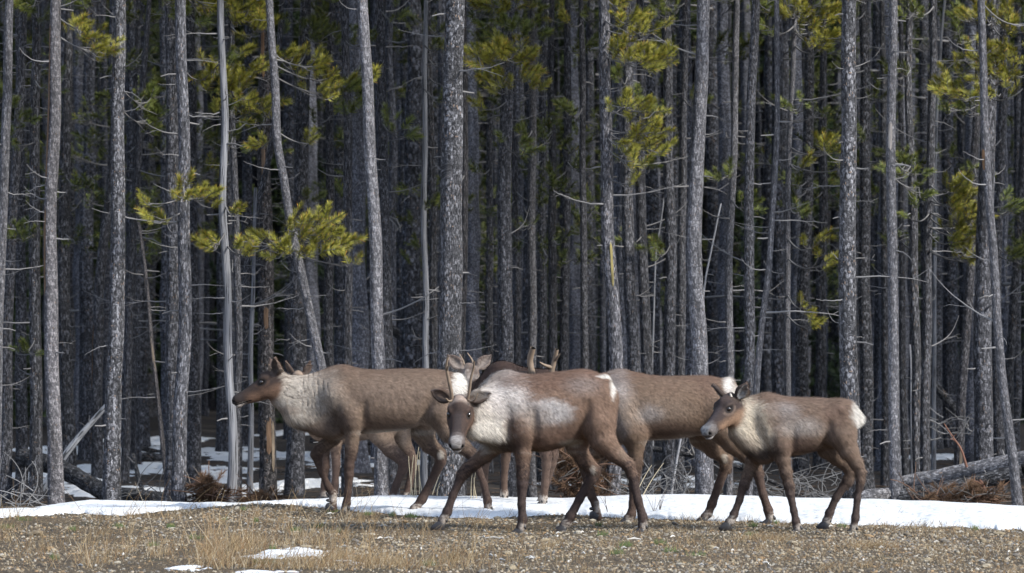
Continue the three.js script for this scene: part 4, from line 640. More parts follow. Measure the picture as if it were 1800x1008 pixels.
  for (let i = 0; i < p.length; i += 3) {
    const x = p[i], y = p[i + 1], z = p[i + 2], n1 = fbm(x * 7, y * 9, z * 9 + 4, 3), n2 = noise(x * 30, y * 75, z * 75), n3 = noise(x * 60 + 5, y * 150, z * 150), n5 = noise(x * 11 + 3, y * 52 - x * 22, z * 52), rag = 0.42 * n1 + 0.25 * n2 + 0.3 * n3 + 0.75 * n5;
    let c = [...C.body], hl = 0.026; mixTo(c, C.back, sstep(-0.16, 0.06, y - (o.spine ? P(0, o.spine)[1] : 9) + 0.12 * n1));
    mixTo(c, C.leg, sstep(0.1, -0.12, y - legTop + 0.15 * rag)); if (y < legTop - 0.1) hl = 0.01;
    for (const [X, Y, rx, ry, t, s, e, zmin] of marks) { if (zmin !== undefined && z < zmin) continue; const d = Math.hypot((x - X) / rx, (y - Y) / ry) + rag * 0.5; if (d < 1 + e) mixTo(c, t, clamp(s * (1 + 0.5 * n3 + 0.35 * n5)) * sstep(1 + e * 1.25, 1 - e * 1.1, d)); }
    for (const [X, Y, Z] of socks) { const d = Math.hypot((x - X) * 0.8, (y - Y), z - Z) + 0.03 * n2 + 0.03 * n1; mixTo(c, C.sock, 0.85 * sstep(0.065, 0.03, d) * sstep(-0.025, 0.02, x - X + 0.03 * n1)); }
    const [t, u, r] = toHead(x, y, z);
    if (t > -0.06 && t < 0.45 && Math.abs(r) < 0.2 && u > -0.24 && u < 0.2) {
      const hd = hf(t, u, r); if (hd < 0.03) {
        const w = sstep(0.03, 0.006, hd) * sstep(-0.05, 0.03, t + 0.12 * rag * 0.3 - Math.max(0, -u - 0.1) * 0.6); const f = [...C.face];
        mixTo(f, C.cheek, sstep(-0.055, -0.12, u + 0.03 * n1) * sstep(0.34, 0.26, t)); mixTo(f, C.brow, sstep(0.13, 0.07, t + 0.03 * n1) * sstep(-0.03, 0.0, u + 0.02 * n2) * (C.browW ?? 0.6));
        mixTo(f, C.bridge, sstep(0.035, 0.015, Math.abs(r)) * sstep(0.12, 0.2, t) * 0.8 * (u > -0.1 ? 1 : 0));
        mixTo(f, C.muzzle, sstep(0.3, 0.35, t + 0.015 * n2) * 0.85); mixTo(f, C.nose, sstep(0.345, 0.375, t + 0.02 * n1 + 0.01 * n2) * sstep(-0.122, -0.1, u) * sstep(0.046, 0.03, Math.abs(r) + 0.01 * n2) * (C.noseW ?? 1) * (0.7 + 0.5 * n2)); if (u < -0.13 && t > 0.3) mixTo(f, C.lip, 0.8 * sstep(0.3, 0.345, t));
        for (const s of [-1, 1]) { const e = Math.hypot((t - 0.152) / 1.5, u + 0.034, r - s * 0.07); mixTo(f, [0.012, 0.009, 0.008], sstep(0.033, 0.02, e)); mixTo(f, C.eyeRing ?? C.cheek, 0.28 * sstep(0.012, 0.004, Math.abs(e - 0.037)) * (u < -0.036 ? 1 : 0.2)); const q = Math.hypot((t - 0.4) / 1.5, (u + 0.104) / 1.5, r - s * 0.036 - s * 0.3 * (u + 0.104)); mixTo(f, [0.01, 0.008, 0.008], sstep(0.015, 0.008, q)); }
        if (t > 0.27) mixTo(f, [0.012, 0.01, 0.01], sstep(0.006, 0.002, Math.abs(u + 0.136 + 0.03 * (0.4 - t))));
        for (const e of hf.E) if (e.near(t, u, r)) { mixTo(f, C.ear, 0.95); if (e.inside(t, u, r)) mixTo(f, C.earIn, 0.75 + 0.2 * n2); }
        mixTo(c, f, w); hl = lerp(hl, 0.006, w);
      } }
    const n4 = noise(x * 15, y * 48 - x * 12, z * 48), g = 1 + 0.2 * n2 + 0.3 * n3 + 0.2 * n1 + 0.12 * n4; for (let q = 0; q < 3; q++) col.push(Math.max(0.004, c[q] * g));
    hairL[i / 3] = hl;
  }
  for (const [X, Y, rx, ry, l] of (o.mane ?? []).map(([x, y, rx, ry, l]) => [...P(x, y), rx / k, ry / k, l])) for (let i = 0; i < hairL.length; i++) { const d = Math.hypot((p[3 * i] - X) / rx, (p[3 * i + 1] - Y) / ry); if (d < 1 && hairL[i] > 0.0085) hairL[i] = lerp(hairL[i], l, 1 - d * d); }
  const g = geo(new Float32Array(p), idx, null, col); mesh('body', g, FUR, root);
  // hairs standing off the skin, combed back and down, each with the colour of the skin it grows from
  const S = new Soup(), R = rng(o.seed), N = g.attributes.normal, count = o.hairs ?? 70000, A = V(), dir = V(), nn = V(), tri = idx.length / 3, c0 = [0, 0, 0], c1 = [0, 0, 0];
  for (let q = 0; q < count; q++) {
    const t = Math.floor(R() * tri) * 3, ia = idx[t], ib = idx[t + 1], ic = idx[t + 2], L = hairL[ia]; if (L < 0.0055) continue; let u = R(), v = R(); if (u + v > 1) { u = 1 - u; v = 1 - v; }
    A.set(0, 0, 0); for (const [i, w] of [[ia, 1 - u - v], [ib, u], [ic, v]]) A.add(V(p[3 * i], p[3 * i + 1], p[3 * i + 2]).multiplyScalar(w));
    nn.set(N.getX(ia), N.getY(ia), N.getZ(ia)); if (o.bare && A.y < o.bare) continue;
    dir.set(A.y < legTop - 0.1 ? 0.25 : 0.85, A.y < legTop - 0.1 ? -0.95 : -0.42 - (L > 0.025 ? 0.5 : 0), 0).add(V(R() - 0.5, R() - 0.5, R() - 0.5).multiplyScalar(0.5)); dir.addScaledVector(nn, -dir.dot(nn)).normalize().addScaledVector(nn, 0.26 + 0.3 * R()).normalize();
    const b = 0.35 + 1.35 * R(); for (let e = 0; e < 3; e++) { const s = col[3 * ia + e]; c0[e] = s * (0.45 + 0.5 * b); c1[e] = s * b * 1.15; }
    S.blade(A, dir, L * (0.7 + 0.7 * R()), 0.0022 + L * 0.022, c0, c1, nn);
  }
  const coat = mesh('coat', S.geo(), FUR, root); coat.userData.kind = 'stuff';
  // eyes, antlers, hooves
  for (const s of [-1, 1]) { const e = mesh('eye', new THREE.SphereGeometry(0.0185 * hs, 20, 14), EYEMAT, root); e.position.copy(fromHead(0.152, -0.033, s * 0.0625)); }
  for (const a of o.antlers ?? []) { const q = new Soup(), H = new THREE.CatmullRomCurve3(a.p.map(([t, u, r]) => fromHead(t, u, r))), pts = H.getPoints(16); q.tube(pts, (t) => lerp(a.r[0], a.r[1], Math.pow(t, 1.6)) * (1 + 0.12 * noise(t * 9, o.seed)), 9, (t) => { const b = 0.8 + 0.45 * t + 0.25 * noise(t * 14, o.seed); return [b, b, b]; }, 0.2);
    for (const b of a.tines ?? []) { const T = new THREE.CatmullRomCurve3(b.map(([t, u, r]) => fromHead(t, u, r))).getPoints(8); q.tube(T, (t) => lerp(a.r[0] * 0.72, 0.004, t), 7, (t) => [0.9 + 0.4 * t, 0.9 + 0.4 * t, 0.9 + 0.4 * t]); }
    mesh('antler', q.geo(), a.mat ?? HORN, root); }
  for (const [x, y, z, tip] of feet) { const f = mesh('hoof', hoofGeo, HOOF, root); f.position.set(x, y, z); f.rotation.z = tip; f.scale.setScalar((o.small ?? 1) * 1.0); }
  return root;
}
const COAT = {
  body: [0.186, 0.131, 0.094], back: [0.13, 0.085, 0.061], leg: [0.062, 0.037, 0.027], sock: [0.5, 0.44, 0.38],
  face: [0.028, 0.016, 0.012], cheek: [0.12, 0.068, 0.043], brow: [0.06, 0.037, 0.028], bridge: [0.025, 0.017, 0.015], muzzle: [0.018, 0.012, 0.011], nose: [0.02, 0.016, 0.016], lip: [0.35, 0.31, 0.28], ear: [0.07, 0.048, 0.038], earIn: [0.03, 0.022, 0.018],
};
const CREAM = [0.46, 0.41, 0.35], WHITE = [0.66, 0.63, 0.58], GREY = [0.38, 0.35, 0.335], DARK = [0.06, 0.038, 0.03], TAN = [0.27, 0.2, 0.15];
const EARS_UP = [[-1, [-0.35, 0.8, -0.42]], [1, [-0.35, 0.8, 0.42]]];

// the foremost caribou at the left, walking left in profile
caribou({
  label: 'foremost caribou walking left, head high in profile, wrinkled pale neck', seed: 11, creases: [[1085, 450, 1150, 300, 0.02, 0.035], [775, 500, 800, 340, 0.018, 0.03], [640, 470, 660, 330, 0.014, 0.03], [1190, 200, 1250, 330, 0.012, 0.04]], ribs: [930, 330, 170, 140], ax: 700, ay: 920, k: 678, at: at(380 + 700 / 3.054, 600 + 925 / 3.054, 27.5), spine: 160, legTop: 560, coat: COAT,
  torso: [[1318, 240, 300, 0.04], [1292, 198, 370, 0.11], [1240, 168, 425, 0.165], [1150, 153, 452, 0.2], [1050, 154, 468, 0.215], [950, 156, 484, 0.225], [850, 158, 492, 0.22], [770, 151, 497, 0.2], [690, 129, 507, 0.175], [630, 136, 507, 0.15], [570, 162, 492, 0.125], [500, 186, 472, 0.105], [430, 192, 455, 0.09], [375, 184, 412, 0.08], [330, 172, 365, 0.068], [300, 168, 340, 0.05]],
  legs: [
    { j: [[735, 390, 0.11, 0.1], [738, 480, 0.12, 0.068], [728, 580, 0.12, 0.05], [717, 668, 0.12, 0.042], [716, 712, 0.12, 0.041], [710, 800, 0.12, 0.031], [704, 862, 0.12, 0.035], [694, 892, 0.12, 0.033]], hoof: [683, 926] },
    { j: [[690, 440, -0.09, 0.09], [622, 528, -0.11, 0.055], [552, 580, -0.11, 0.043], [532, 612, -0.11, 0.041], [562, 705, -0.11, 0.029], [600, 785, -0.11, 0.034], [622, 818, -0.11, 0.031]], hoof: [612, 902], tip: 0.95 },
    { j: [[1225, 290, 0.08, 0.13], [1200, 390, 0.1, 0.14], [1245, 480, 0.12, 0.1], [1310, 560, 0.12, 0.066], [1367, 611, 0.12, 0.05], [1385, 650, 0.12, 0.042], [1425, 760, 0.12, 0.033], [1445, 850, 0.12, 0.037], [1447, 890, 0.12, 0.033]], hoof: [1438, 930] },
    { j: [[1130, 390, -0.1, 0.13], [1098, 490, -0.11, 0.1], [1135, 560, -0.11, 0.068], [1192, 608, -0.11, 0.05], [1196, 650, -0.11, 0.044], [1150, 745, -0.11, 0.035], [1097, 848, -0.11, 0.037], [1066, 890, -0.11, 0.033]], hoof: [1038, 930] },
  ],
  extra: [[[1295, 205, 0, 0.035], [1316, 285, 0, 0.03]], [[650, 290, 0.07, 0.13], [738, 420, 0.115, 0.105], 0.03], [[430, 400, 0, 0.07], [620, 470, 0, 0.085]]],
  head: { x: 342, y: 172, z: 0, yaw: 0.04, pitch: 0.33, ears: [[-1, [-0.15, 0.95, -0.4]], [1, [0.2, 0.9, 0.35], [0.6, 0, 1]]] },
  antlers: [{ p: [[0.055, 0.0, -0.03], [0.06, 0.05, -0.035], [0.055, 0.085, -0.04]], r: [0.013, 0.004] }, { p: [[0.055, 0.0, 0.03], [0.055, 0.03, 0.035], [0.05, 0.05, 0.04]], r: [0.012, 0.004] }],
  marks: [[450, 300, 150, 130, CREAM, 0.92, 0.35], [570, 300, 95, 140, [0.36, 0.31, 0.26], 0.6, 0.6], [420, 410, 80, 60, CREAM, 0.6], [520, 470, 130, 28, [0.2, 0.145, 0.11], 0.7], [390, 375, 60, 25, [0.2, 0.145, 0.11], 0.6, 0.5], [650, 430, 80, 60, DARK, 0.65, 0.6], [960, 490, 190, 18, CREAM, 0.7, 0.4], [1090, 425, 40, 45, TAN, 0.7, 0.6], [920, 445, 150, 40, [0.12, 0.078, 0.056], 0.6, 0.6], [1000, 300, 240, 80, [0.2, 0.145, 0.112], 0.55, 0.7], [1295, 235, 36, 85, WHITE, 0.95, 0.3], [1194, 612, 16, 24, CREAM, 0.9, 0.3], [1180, 520, 60, 40, [0.2, 0.145, 0.11], 0.4, 0.7]],
  folds: [[535, 300, 100, 150, 0.12, 78, 0.02], [400, 310, 90, 90, 1.1, 52, 0.012]],
  mane: [[420, 430, 130, 60, 0.05], [560, 480, 120, 40, 0.035], [1300, 240, 40, 80, 0.035]],
});
// its companion, mostly hidden behind it
caribou({
  label: 'half hidden caribou behind the foremost left one, only ears, chest and hind legs showing', seed: 12, ax: 760, ay: 862, k: 621, at: at(380 + 760 / 3.054, 600 + 862 / 3.054, 30.4), spine: 220, legTop: 560, cell: 0.0095, hairs: 22000, coat: { ...COAT, brow: TAN, browW: 0.95, ear: [0.055, 0.036, 0.028] },
  torso: [[1040, 300, 420, 0.06], [1000, 250, 480, 0.15], [920, 226, 512, 0.19], [820, 222, 530, 0.2], [720, 224, 545, 0.2], [630, 215, 552, 0.18], [560, 222, 545, 0.15], [510, 230, 510, 0.12], [470, 222, 430, 0.1], [440, 200, 350, 0.085]],
  bend: (s) => 0.25 * sstep(-0.3, -0.55, s),
  legs: [
    { j: [[610, 460, 0.11, 0.085], [642, 560, 0.11, 0.055], [648, 660, 0.11, 0.04], [642, 760, 0.11, 0.032], [638, 828, 0.11, 0.036]], hoof: [632, 862] },
    { j: [[570, 460, -0.1, 0.085], [580, 560, -0.1, 0.05], [584, 680, -0.1, 0.038], [575, 780, -0.1, 0.03], [570, 828, -0.1, 0.034]], hoof: [565, 858] },
    { j: [[930, 390, 0.08, 0.14], [885, 500, 0.11, 0.11], [935, 580, 0.11, 0.075], [1012, 650, 0.11, 0.054], [1003, 690, 0.11, 0.046], [968, 770, 0.11, 0.036], [946, 838, 0.11, 0.038]], hoof: [930, 866] },
    { j: [[980, 420, -0.08, 0.13], [990, 540, -0.1, 0.09], [1046, 640, -0.1, 0.052], [1051, 680, -0.1, 0.044], [1032, 770, -0.1, 0.034], [1013, 838, -0.1, 0.036]], hoof: [1003, 862] },
  ],
  extra: [[[520, 330, 0.1, 0.13], [462, 240, 0.28, 0.085]]],
  head: { x: 459, y: 166, z: 0.3, yaw: 1.35, pitch: 0.55, s: 0.95, ears: [[-1, [-0.2, 0.95, -0.42]], [1, [-0.2, 0.95, 0.5]]] },
  marks: [[1002, 510, 22, 60, TAN, 0.8, 0.5], [560, 500, 90, 60, [0.13, 0.085, 0.06], 0.8]],
});
// the caribou in front, head turned to the camera
caribou({
  label: 'front caribou staring at the camera, two slim spike antlers, white mane', seed: 13, creases: [[780, 465, 820, 310, 0.022, 0.035], [545, 520, 560, 350, 0.02, 0.03], [425, 500, 430, 330, 0.014, 0.03], [830, 190, 890, 320, 0.012, 0.04]], ribs: [660, 380, 130, 130], ax: 600, ay: 938, k: 694, at: at(740 + 600 / 2.8, 600 + 940 / 2.8, 25), spine: 145, legTop: 600, coat: { ...COAT, body: [0.19, 0.121, 0.085], back: [0.142, 0.083, 0.058], leg: [0.05, 0.032, 0.027], face: [0.04, 0.023, 0.017], cheek: [0.1, 0.054, 0.034], bridge: [0.03, 0.021, 0.02], brow: [0.36, 0.28, 0.23], browW: 0.8, muzzle: [0.1, 0.08, 0.072], nose: [0.3, 0.28, 0.265], noseW: 0.85, lip: [0.34, 0.31, 0.29], ear: [0.06, 0.042, 0.033], earIn: [0.075, 0.052, 0.04] },
  torso: [[944, 240, 310, 0.05], [928, 196, 390, 0.12], [880, 160, 445, 0.18], [820, 137, 470, 0.205], [760, 136, 492, 0.215], [690, 146, 520, 0.225], [620, 152, 540, 0.235], [550, 160, 542, 0.23], [480, 156, 532, 0.21], [425, 144, 525, 0.18], [375, 158, 520, 0.15], [335, 186, 505, 0.12], [305, 230, 470, 0.08]],
  legs: [
    { j: [[500, 420, 0.12, 0.1], [500, 540, 0.13, 0.062], [500, 655, 0.13, 0.044], [499, 700, 0.13, 0.043], [495, 800, 0.13, 0.031], [500, 870, 0.13, 0.036], [493, 910, 0.13, 0.034]], hoof: [478, 945] },
    { j: [[400, 460, -0.1, 0.09], [312, 560, -0.1, 0.056], [226, 628, -0.09, 0.042], [200, 662, -0.09, 0.041], [156, 760, -0.09, 0.03], [128, 842, -0.09, 0.036], [108, 880, -0.09, 0.034]], hoof: [90, 920] },
    { j: [[860, 300, 0.06, 0.16], [868, 400, 0.1, 0.14], [892, 480, 0.12, 0.102], [952, 550, 0.13, 0.066], [1018, 605, 0.13, 0.049], [1036, 650, 0.13, 0.041], [1066, 780, 0.13, 0.032], [1088, 862, 0.13, 0.037], [1088, 900, 0.13, 0.034]], hoof: [1074, 944] },
    { j: [[810, 390, -0.09, 0.13], [765, 515, -0.11, 0.078], [808, 590, -0.11, 0.058], [852, 636, -0.11, 0.047], [840, 680, -0.11, 0.041], [782, 780, -0.11, 0.033], [737, 865, -0.11, 0.037], [718, 900, -0.11, 0.034]], hoof: [692, 940] },
  ],
  extra: [[[905, 175, 0, 0.03], [936, 262, 0, 0.03], 0.03], [[410, 320, 0.03, 0.19], [235, 330, 0.27, 0.095], 0.1], [[410, 430, 0.06, 0.13], [262, 430, 0.25, 0.07], 0.09], [[440, 290, 0.075, 0.15], [502, 430, 0.125, 0.115], 0.03]],
  head: { x: 197, y: 268, z: 0.36, yaw: 1.5, pitch: 0.62, s: 1.06, roll: 0.02, ears: [[-1, [-0.2, 0.3, -1.0], [0.8, 0.6, -0.1]], [1, [-0.2, 0.36, 1.0], [0.8, 0.6, 0.1]]] },
  antlers: [{ p: [[0.05, 0.0, -0.05], [0.03, 0.07, -0.064], [0.0, 0.15, -0.074], [-0.02, 0.22, -0.092], [-0.01, 0.285, -0.1]], r: [0.0105, 0.006], tines: [[[0.05, 0.01, -0.055], [0.09, 0.03, -0.085], [0.1, 0.06, -0.11], [0.09, 0.1, -0.125]]] }, { p: [[0.05, 0.0, 0.05], [0.03, 0.07, 0.056], [0.0, 0.15, 0.074], [-0.02, 0.23, 0.086], [-0.03, 0.3, 0.074]], r: [0.013, 0.008], tines: [[[-0.015, 0.2, 0.083], [0.0, 0.24, 0.075], [0.0, 0.265, 0.058]], [[0.06, 0.01, 0.05], [0.09, 0.03, 0.07], [0.1, 0.06, 0.085]]] }],
  marks: [[330, 330, 120, 190, [0.55, 0.5, 0.44], 0.95, 0.35], [330, 440, 120, 80, [0.6, 0.56, 0.5], 0.8, 0.4], [425, 270, 105, 120, [0.44, 0.405, 0.385], 0.9, 0.4], [420, 170, 80, 40, [0.25, 0.22, 0.2], 0.6, 0.5], [570, 350, 140, 62, [0.4, 0.37, 0.35], 0.8, 0.45], [645, 345, 85, 55, [0.44, 0.41, 0.395], 0.9, 0.4], [640, 190, 260, 45, [0.135, 0.078, 0.054], 0.75, 0.5], [530, 385, 90, 60, TAN, 0.6, 0.6], [790, 215, 70, 40, [0.27, 0.23, 0.21], 0.5, 0.7], [470, 430, 60, 60, [0.14, 0.085, 0.06], 0.8, 0.5], [420, 505, 80, 30, [0.07, 0.045, 0.035], 0.85], [670, 470, 120, 60, [0.17, 0.105, 0.076], 0.8, 0.5], [735, 500, 50, 22, CREAM, 0.8, 0.4], [660, 545, 120, 8, CREAM, 0.6, 0.5], [905, 172, 40, 9, WHITE, 0.9, 0.4], [938, 225, 13, 55, WHITE, 0.95, 0.4], [845, 632, 13, 20, CREAM, 0.9, 0.3], [990, 545, 24, 30, TAN, 0.5]],
  mane: [[320, 470, 130, 70, 0.055], [300, 340, 120, 160, 0.03], [420, 520, 90, 30, 0.04], [930, 215, 30, 60, 0.03]],
});
// the dark one behind it, seen from behind
caribou({
  label: 'dark brown caribou seen from behind, grey nape and raised ears, between the others', seed: 14, ax: 0, ay: 0, k: 1, at: at(740 + 495 / 2.8, 600 + 806 / 2.8, 29.3), turn: -1.0, spine: -1.14, legTop: -0.5, cell: 0.0095, hairs: 24000, coat: { ...COAT, body: [0.055, 0.03, 0.021], back: [0.05, 0.027, 0.02], leg: [0.075, 0.046, 0.033], face: [0.14, 0.1, 0.08], brow: [0.2, 0.15, 0.12], browW: 1, cheek: [0.5, 0.46, 0.42], ear: [0.2, 0.16, 0.135], earIn: [0.2, 0.17, 0.15] },
  torso: [[0.62, -1.0, -0.88, 0.05], [0.58, -1.07, -0.75, 0.12], [0.45, -1.12, -0.64, 0.19], [0.3, -1.13, -0.58, 0.21], [0.1, -1.14, -0.55, 0.22], [-0.1, -1.16, -0.54, 0.22], [-0.28, -1.19, -0.54, 0.2], [-0.4, -1.17, -0.55, 0.17], [-0.5, -1.11, -0.6, 0.14], [-0.6, -1.05, -0.68, 0.11], [-0.7, -1.04, -0.76, 0.095], [-0.8, -1.08, -0.85, 0.08], [-0.86, -1.11, -0.92, 0.06]],
  legs: [
    { j: [[-0.35, -0.68, 0.11, 0.09], [-0.36, -0.5, 0.12, 0.055], [-0.37, -0.36, 0.12, 0.042], [-0.38, -0.2, 0.12, 0.031], [-0.37, -0.08, 0.12, 0.036]], hoof: [-0.4, 0] },
    { j: [[-0.36, -0.68, -0.1, 0.09], [-0.4, -0.5, -0.11, 0.055], [-0.42, -0.36, -0.11, 0.042], [-0.44, -0.2, -0.11, 0.031], [-0.44, -0.08, -0.11, 0.036]], hoof: [-0.47, 0] },
    { j: [[0.45, -0.85, 0.08, 0.15], [0.42, -0.68, 0.11, 0.11], [0.5, -0.52, 0.12, 0.07], [0.56, -0.42, 0.12, 0.05], [0.56, -0.35, 0.12, 0.043], [0.54, -0.2, 0.12, 0.034], [0.52, -0.08, 0.12, 0.037]], hoof: [0.48, 0] },
    { j: [[0.42, -0.85, -0.08, 0.15], [0.3, -0.66, -0.11, 0.11], [0.28, -0.52, -0.12, 0.07], [0.29, -0.42, -0.12, 0.05], [0.27, -0.35, -0.12, 0.043], [0.2, -0.2, -0.12, 0.034], [0.15, -0.08, -0.12, 0.037]], hoof: [0.1, 0] },
  ],
  head: { x: -0.81, y: -1.15, z: 0, yaw: -0.35, pitch: 0.36, s: 1.16, ears: [[-1, [-0.15, 0.7, -0.75], [-0.8, 0.1, -0.3]], [1, [-0.15, 0.7, 0.75], [-0.8, 0.1, 0.3]]] },
  antlers: [{ p: [[0.055, 0.0, -0.03], [0.06, 0.06, -0.035], [0.05, 0.11, -0.06]], r: [0.01, 0.004] }, { p: [[0.055, 0.0, 0.03], [0.06, 0.06, 0.035], [0.05, 0.12, 0.0]], r: [0.01, 0.004] }],
  marks: [[-0.82, -0.95, 0.12, 0.16, [0.36, 0.32, 0.285], 0.9, 0.4], [0.62, -1.0, 0.06, 0.1, WHITE, 0.9]],
});
// the rear caribou on the right, its lowered head behind the front one
caribou({
  label: 'rear right caribou with white croup, its head hidden behind the staring caribou', seed: 15, creases: [[545, 430, 590, 270, 0.02, 0.035], [262, 455, 285, 300, 0.018, 0.03], [640, 180, 680, 300, 0.012, 0.04]], ribs: [420, 330, 140, 110], ax: 450, ay: 888, k: 696.5, at: at(1040 + 450 / 2.964, 620 + 890 / 2.964, 26.3), spine: 118, legTop: 560, coat: { ...COAT, body: [0.19, 0.128, 0.088], back: [0.13, 0.079, 0.055], leg: [0.068, 0.041, 0.03] },
  torso: [[750, 200, 270, 0.04], [732, 168, 345, 0.11], [690, 143, 390, 0.165], [620, 122, 422, 0.195], [540, 119, 434, 0.21], [460, 121, 446, 0.22], [380, 123, 453, 0.22], [300, 118, 456, 0.215], [220, 102, 462, 0.195], [150, 88, 466, 0.17], [95, 100, 452, 0.14], [30, 124, 428, 0.115], [-50, 142, 388, 0.1], [-130, 148, 340, 0.09], [-200, 148, 300, 0.08], [-245, 152, 280, 0.06]],
  legs: [
    { j: [[205, 380, 0.1, 0.1], [226, 480, 0.12, 0.07], [229, 570, 0.12, 0.05], [223, 648, 0.12, 0.044], [219, 690, 0.12, 0.042], [213, 780, 0.12, 0.032], [206, 838, 0.12, 0.037], [192, 862, 0.12, 0.034]], hoof: [172, 892] },
    { j: [[150, 410, -0.09, 0.09], [62, 505, -0.11, 0.055], [-25, 545, -0.11, 0.043], [-42, 582, -0.11, 0.041], [-20, 670, -0.11, 0.031], [5, 752, -0.11, 0.035], [20, 785, -0.11, 0.032]], hoof: [24, 862], tip: 1.1 },
    { j: [[600, 340, -0.08, 0.14], [575, 440, -0.11, 0.1], [640, 505, -0.11, 0.072], [702, 556, -0.11, 0.05], [703, 600, -0.11, 0.044], [668, 690, -0.11, 0.036], [632, 790, -0.11, 0.037], [612, 842, -0.11, 0.034]], hoof: [580, 890] },
    { j: [[660, 290, 0.08, 0.15], [672, 390, 0.11, 0.13], [732, 470, 0.12, 0.09], [800, 532, 0.12, 0.063], [848, 582, 0.12, 0.048], [862, 630, 0.12, 0.042], [886, 735, 0.12, 0.033], [914, 818, 0.12, 0.038], [922, 850, 0.12, 0.033]], hoof: [912, 893] },
  ],
  extra: [[[715, 160, 0, 0.04], [745, 235, 0, 0.035]], [[155, 260, 0.075, 0.145], [215, 410, 0.115, 0.115], 0.03]],
  head: { x: -250, y: 128, z: -0.02, yaw: 1.35, pitch: 0.5, s: 1.0, ears: [[-1, [-0.1, 0.3, -1.0]], [1, [-0.1, 0.3, 1.0]]] },
  antlers: [{ p: [[0.05, 0.0, -0.055], [0.03, 0.06, -0.075], [0.0, 0.14, -0.1], [-0.01, 0.23, -0.125]], r: [0.022, 0.015], tines: [[[0.02, 0.09, -0.08], [0.05, 0.13, -0.03], [0.06, 0.16, 0.0]], [[0.0, 0.14, -0.1], [0.02, 0.18, -0.13], [0.02, 0.21, -0.155]]], mat: null }, { p: [[0.05, 0.0, 0.055], [0.03, 0.06, 0.075], [0.0, 0.14, 0.085], [-0.01, 0.24, 0.055]], r: [0.025, 0.023] }],
  marks: [[120, 260, 75, 150, GREY, 0.65, 0.6], [280, 310, 170, 62, TAN, 0.9, 0.7], [300, 320, 60, 40, GREY, 0.6, 0.6], [390, 395, 140, 45, [0.13, 0.082, 0.06], 0.75, 0.5], [410, 462, 140, 12, CREAM, 0.7, 0.4], [600, 180, 60, 60, [0.13, 0.075, 0.055], 0.4, 0.7], [704, 166, 26, 46, [0.62, 0.59, 0.55], 0.95, 0.5], [742, 215, 18, 50, WHITE, 0.6, 0.5], [692, 552, 15, 22, CREAM, 0.9, 0.3], [85, 370, 14, 40, WHITE, 0.5], [480, 430, 40, 20, TAN, 0.6]],
  mane: [[730, 190, 40, 70, 0.03]],
});
